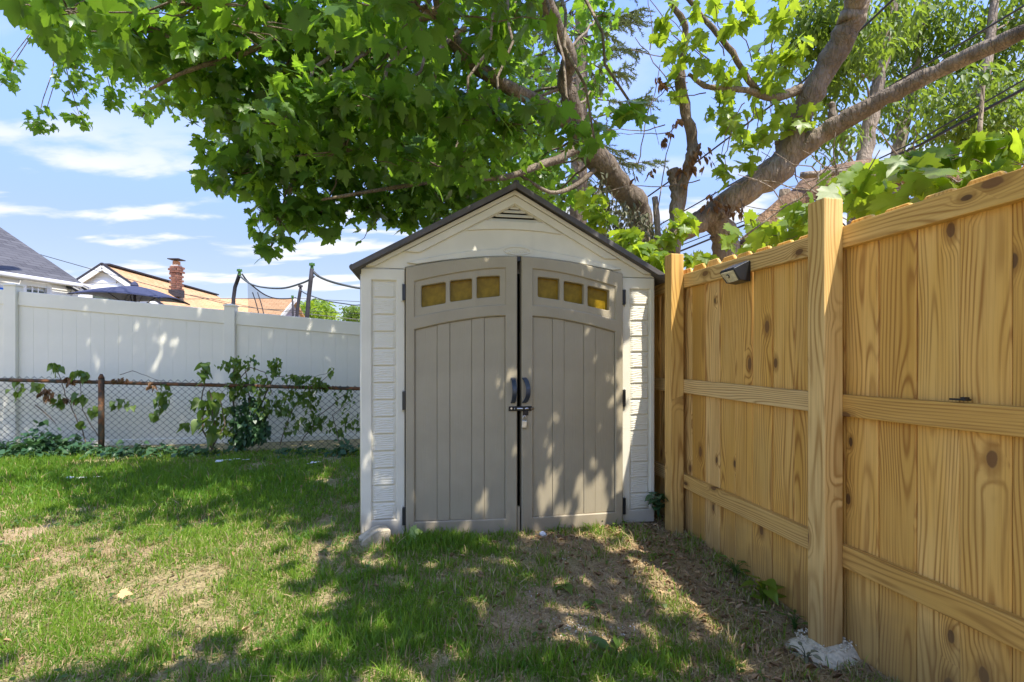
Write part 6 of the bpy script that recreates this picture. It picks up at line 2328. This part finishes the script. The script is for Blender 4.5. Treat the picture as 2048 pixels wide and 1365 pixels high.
# fallen leaves
def fallen(label, foot, mat, size, tip, nrm, tintv):
    Rm_ = leaf_rot(np.array([tip], float), np.array([nrm], float))[0]
    v = leaf_variants('maple', mat)[tintv]
    M = Matrix([list(Rm_[0] * size) + [foot[0]], list(Rm_[1] * size) + [foot[1]], list(Rm_[2] * size) + [foot[2]], [0, 0, 0, 1]])
    o = bpy.data.objects.new('fallen_leaf', v)
    col.objects.link(o)
    place(o, M)
    tag(o, label, 'leaf')
q = gpt(822, 1080)
fallen('pale green maple leaf propped against the foot of the left shed door', (q.x, q.y - .02, q.z + 0.055), 'pale_leaf', 0.07, (0.9, -0.1, 0.15), (0.1, -0.75, 0.65), 4)
simple('dry_tan_leaf', (0.44, 0.29, 0.13), 0.7, var=0.3, scale=40)
LEAF_VARIANTS[('maple', 'dry_tan_leaf')] = [fast_mesh('leaf', SHAPES['maple'][0] * np.array([0.9, 1, 1.5]), SHAPES['maple'][1])]
LEAF_VARIANTS[('maple', 'dry_tan_leaf')][0].materials.append(MAT['dry_tan_leaf'])
q = gpt(252, 1208)
fallen('dry tan maple leaf lying on the sunny lawn', (q.x - 0.03, q.y, q.z + 0.052), 'dry_tan_leaf', 0.052, (0.9, 0.25, -0.1), (0.1, -0.5, 0.85), 0)
q = gpt(1355, 1062)
fallen('rust brown leaf lying at the foot of the shed corner', (q.x - 0.05, q.y, q.z + 0.03), 'dead_leaf', 0.11, (0.9, 0.1, 0.1), (0.1, -0.4, 0.9), 3)

# ------------------------------------------------------------------ loose stuff on the ground
def in_yard(x, y):
    inside_shed = np.zeros_like(x, dtype=bool)
    c, s_ = math.cos(-SH_ANG), math.sin(-SH_ANG)
    lx = (x + 0.948) * c - (y - 3.14) * s_
    ly = (x + 0.948) * s_ + (y - 3.14) * c
    bow = -0.03 - 0.05 * np.exp(-((lx - 1.0) / 0.5) ** 2)
    inside_shed = (lx > -0.01) & (lx < SW + .01) & (ly > bow) & (ly < SDEP)
    return (x < FA + 0.07 - 0.188 * y) & ~inside_shed


def litter():
    n = 5200
    x = rng.uniform(-0.4, 1.7, n)
    y = rng.uniform(1.6, 3.6, n)
    d = (FA - 0.188 * y) - x
    pr = 0.95 * np.exp(-(np.maximum(d, 0) / 0.42) ** 2) + 0.12 + 0.3 * soil_amount(x, y) * (x > 0.1)
    k_ = in_yard(x, y) & (rng.random(n) < pr)
    x, y = x[k_], y[k_]
    m = len(x)
    P_ = np.stack([x, y, ground_h(x, y) + rng.uniform(0.003, 0.014, m)], 1)
    a = rng.uniform(0, 6.28, m)
    tip = np.stack([np.cos(a), np.sin(a), rng.normal(0, .25, m)], 1)
    nr = np.stack([rng.normal(0, .4, m), rng.normal(0, .4, m), np.ones(m)], 1)
    me = leaves_mesh('leaf_litter', 'curl', P_, leaf_rot(tip, nr), rng.uniform(0.016, 0.050, m), rng.random(m) ** 1.4)
    tag(link_mesh('leaf_litter', me, MAT['mulch']), 'brown leaf litter and wood chips along the timber fence', 'litter', kind='stuff')
litter()


def pebbles():
    mb = MB()
    spots = [(1150, 1255, 40, 22, 90), (1205, 1265, 30, 12, 25), (1150, 1310, 12, 10, 16), (1095, 1185, 60, 30, 40), (858, 1084, 16, 5, 40), (1250, 1265, 30, 14, 40), (1060, 1060, 40, 14, 14), (1120, 1095, 80, 40, 30)]
    for px, py, rx, ry, n_ in spots:
        for _ in range(n_):
            g = gpt(px + random.gauss(0, .6) * rx, py + random.gauss(0, .6) * ry)
            if not bool(in_yard(np.array([g.x]), np.array([g.y]))[0]):
                continue
            s_ = random.uniform(0.0018, 0.0055)
            rot = Matrix.Rotation(random.uniform(0, 3), 3, Vector((random.random(), random.random(), random.random() + .1)).normalized())
            mb.box(g + Vector((0, 0, s_ * .4)), (s_, s_ * random.uniform(.7, 1.5), s_ * .7), rot)
    o = mb.build('pebbles', MAT['debris_white'])
    tag(o, 'scattered white pebbles and concrete crumbs in the grass', 'pebbles', kind='stuff')
pebbles()


# pale scraps lying in the lawn
for lab, px, py, L in (('whitish scrap of old plastic lying left in the lawn', 165, 962, 0.20), ('pale scrap of plastic strip in the lawn near the rusty post', 465, 926, 0.22), ('small pale scrap in the shaded lawn left of the shed', 628, 932, 0.08)):
    g = gpt(px, py)
    mb = MB()
    for k_ in range(4):
        f = -0.5 + k_ / 3
        mb.box(g + Vector((f * L + random.uniform(-.01, .01), random.uniform(-.02, .02) + f * .05, 0.024 + random.uniform(0, .012))), (L * 0.30, 0.035, 0.006),
               Matrix.Rotation(random.uniform(-.4, .5), 3, 'Z') @ Matrix.Rotation(random.uniform(-.4, .4), 3, 'X'))
    tag(mb.build('plastic_scrap', MAT['debris_white'], bevel=0.001), lab, 'scrap')


# ------------------------------------------------------------------ grass
def grass():
    def sample(n, x0, x1, y0, y1):
        x = rng.uniform(x0, x1, n)
        y = rng.uniform(y0, y1, n)
        return x, y
    X, Yv = [], []
    for n, x0, x1, y0, y1 in ((150000, -2.6, 1.5, 1.35, 2.4), (150000, -3.6, 1.3, 2.4, 3.6), (130000, -6.4, -0.8, 3.6, 5.7)):
        x, y = sample(n, x0, x1, y0, y1)
        X.append(x)
        Yv.append(y)
    x, y = np.concatenate(X), np.concatenate(Yv)
    soil, lush = soil_amount(x, y), lush_amount(x, y)
    cl = fbm(x, y, 3.2, 3)
    cl2 = fbm(x + 31, y + 17, 11.0, 2)
    dens = np.clip(0.60 + 1.7 * (cl - 0.5) + 1.5 * (cl2 - 0.5) + 0.6 * lush - 0.44 * np.clip(soil, 0, 1.1), 0.05, 1)
    k_ = (rng.random(len(x)) < dens) & in_yard(x, y)
    x, y, soil, lush, cl, cl2 = x[k_], y[k_], soil[k_], lush[k_], cl[k_], cl2[k_]
    n = len(x)
    z = ground_h(x, y)
    h = rng.gamma(4.5, 0.0082, n) * (0.75 + 0.8 * np.clip(lush, 0, 1.1) + 0.8 * np.clip(cl2 - .45, 0, 1)) * np.where(y > 3.6, 0.95, 1.0)
    h = np.clip(h, 0.010, 0.13)
    w = rng.uniform(0.0010, 0.0031, n) * np.where(y > 3.6, 1.8, np.where(y > 2.4, 1.25, 1.0))
    a = rng.uniform(0, 2 * np.pi, n)
    lean = rng.gamma(2.0, 0.30, n)
    ca, sa = np.cos(a), np.sin(a)
    b = rng.uniform(0, 2 * np.pi, n)
    wx, wy = np.cos(b) * w, np.sin(b) * w
    V = np.zeros((n, 7, 3))
    for j, t in enumerate((0.0, 0.4, 0.75, 1.0)):
        bend = lean * t * t * h * 0.75
        cx, cy, cz = x + ca * bend, y + sa * bend, z - 0.004 + h * t * (1 - 0.28 * t * np.minimum(lean, 1.6))
        ww = (1.0, 0.9, 0.55, 0)[j]
        if j < 3:
            V[:, 2 * j] = np.stack([cx - wx * ww, cy - wy * ww, cz], 1)
            V[:, 2 * j + 1] = np.stack([cx + wx * ww, cy + wy * ww, cz], 1)
        else:
            V[:, 6] = np.stack([cx, cy, cz], 1)
    tri = np.array([(0, 1, 3), (0, 3, 2), (2, 3, 5), (2, 5, 4), (4, 5, 6)])
    tint = np.clip(0.45 + 0.9 * (cl - 0.5) - 0.35 * lush + 0.7 * (cl2 - 0.5) + rng.normal(0, 0.30, n), 0, 1)
    dry = rng.random(n) < np.clip(0.17 + 0.4 * (0.5 - cl) + 0.25 * soil - 0.25 * lush, 0.04, 0.6)
    for nm, mask, mat, lab in (('grass', ~dry, 'grass_blade', 'patchy green lawn grass'), ('dry_grass', dry, 'straw_blade', 'dry straw coloured grass among the green')):
        m = int(mask.sum())
        F = tri[None] + (np.arange(m) * 7)[:, None, None]
        me = fast_mesh(nm, V[mask].reshape(-1, 3), F.reshape(-1, 3), np.repeat(tint[mask], 7))
        tag(link_mesh(nm, me, MAT[mat]), lab, 'grass', kind='stuff')
    # thatch: dead straws lying flat
    n = 70000
    x = rng.uniform(-3.0, 1.5, n)
    y = rng.uniform(1.35, 4.2, n)
    kk = in_yard(x, y) & (rng.random(n) < 0.75)
    x, y = x[kk], y[kk]
    n = len(x)
    z = ground_h(x, y) + rng.uniform(0.002, 0.012, n)
    a = rng.uniform(0, 6.28, n)
    L = rng.uniform(0.012, 0.055, n)
    w = rng.uniform(0.0007, 0.0019, n)
    dx_, dy_ = np.cos(a) * L, np.sin(a) * L
    px_, py_ = -np.sin(a) * w, np.cos(a) * w
    dz_ = rng.normal(0, .2, n) * L
    V = np.stack([np.stack([x - px_, y - py_, z], 1), np.stack([x + px_, y + py_, z], 1), np.stack([x + dx_ + px_, y + dy_ + py_, z + np.abs(dz_)], 1), np.stack([x + dx_ - px_, y + dy_ - py_, z + np.abs(dz_)], 1)], 1)
    F = np.arange(n * 4).reshape(-1, 4)
    me = fast_mesh('thatch', V.reshape(-1, 3), F, np.repeat(rng.random(n), 4))
    tag(link_mesh('thatch', me, MAT['straw_blade']), 'dead straw lying between the grass blades', 'thatch', kind='stuff')
grass()



def lawn_weeds():
    # clover and other small broad leaves growing through the lawn in patches
    out = []
    for _ in range(150):
        cx, cy = rng.uniform(-3.4, 1.0), rng.uniform(1.6, 5.2)
        m = int(rng.integers(6, 26))
        q = np.stack([rng.normal(cx, 0.06, m), rng.normal(cy, 0.06, m)], 1)
        out.append(q)
    q = np.concatenate(out)
    q = q[in_yard(q[:, 0], q[:, 1])]
    n = len(q)
    P_ = np.stack([q[:, 0], q[:, 1], ground_h(q[:, 0], q[:, 1]) + rng.uniform(0.012, 0.045, n)], 1)
    me = leaves_mesh('clover', 'heart', P_, rand_orient(n, (-0.5, 0.5), 1.4), rng.uniform(0.010, 0.026, n), rng.random(n))
    tag(link_mesh('clover', me, MAT['vine_leaf']), 'small clover leaves growing in patches through the lawn', 'ground cover', kind='stuff')
    # a few fallen dry leaf scraps and bits of twig
    n = 420
    x, y = rng.uniform(-3.2, 1.3, n), rng.uniform(1.5, 5.2, n)
    k_ = in_yard(x, y)
    x, y = x[k_], y[k_]
    n = len(x)
    P_ = np.stack([x, y, ground_h(x, y) + rng.uniform(0.008, 0.03, n)], 1)
    a = rng.uniform(0, 6.28, n)
    tip = np.stack([np.cos(a), np.sin(a), rng.normal(0, .3, n)], 1)
    nr = np.stack([rng.normal(0, .5, n), rng.normal(0, .5, n), np.ones(n)], 1)
    me = leaves_mesh('leaf_scraps', 'curl', P_, leaf_rot(tip, nr), rng.uniform(0.015, 0.045, n), rng.random(n))
    tag(link_mesh('leaf_scraps', me, MAT['mulch']), 'dry leaf scraps scattered over the lawn', 'litter', kind='stuff')
lawn_weeds()
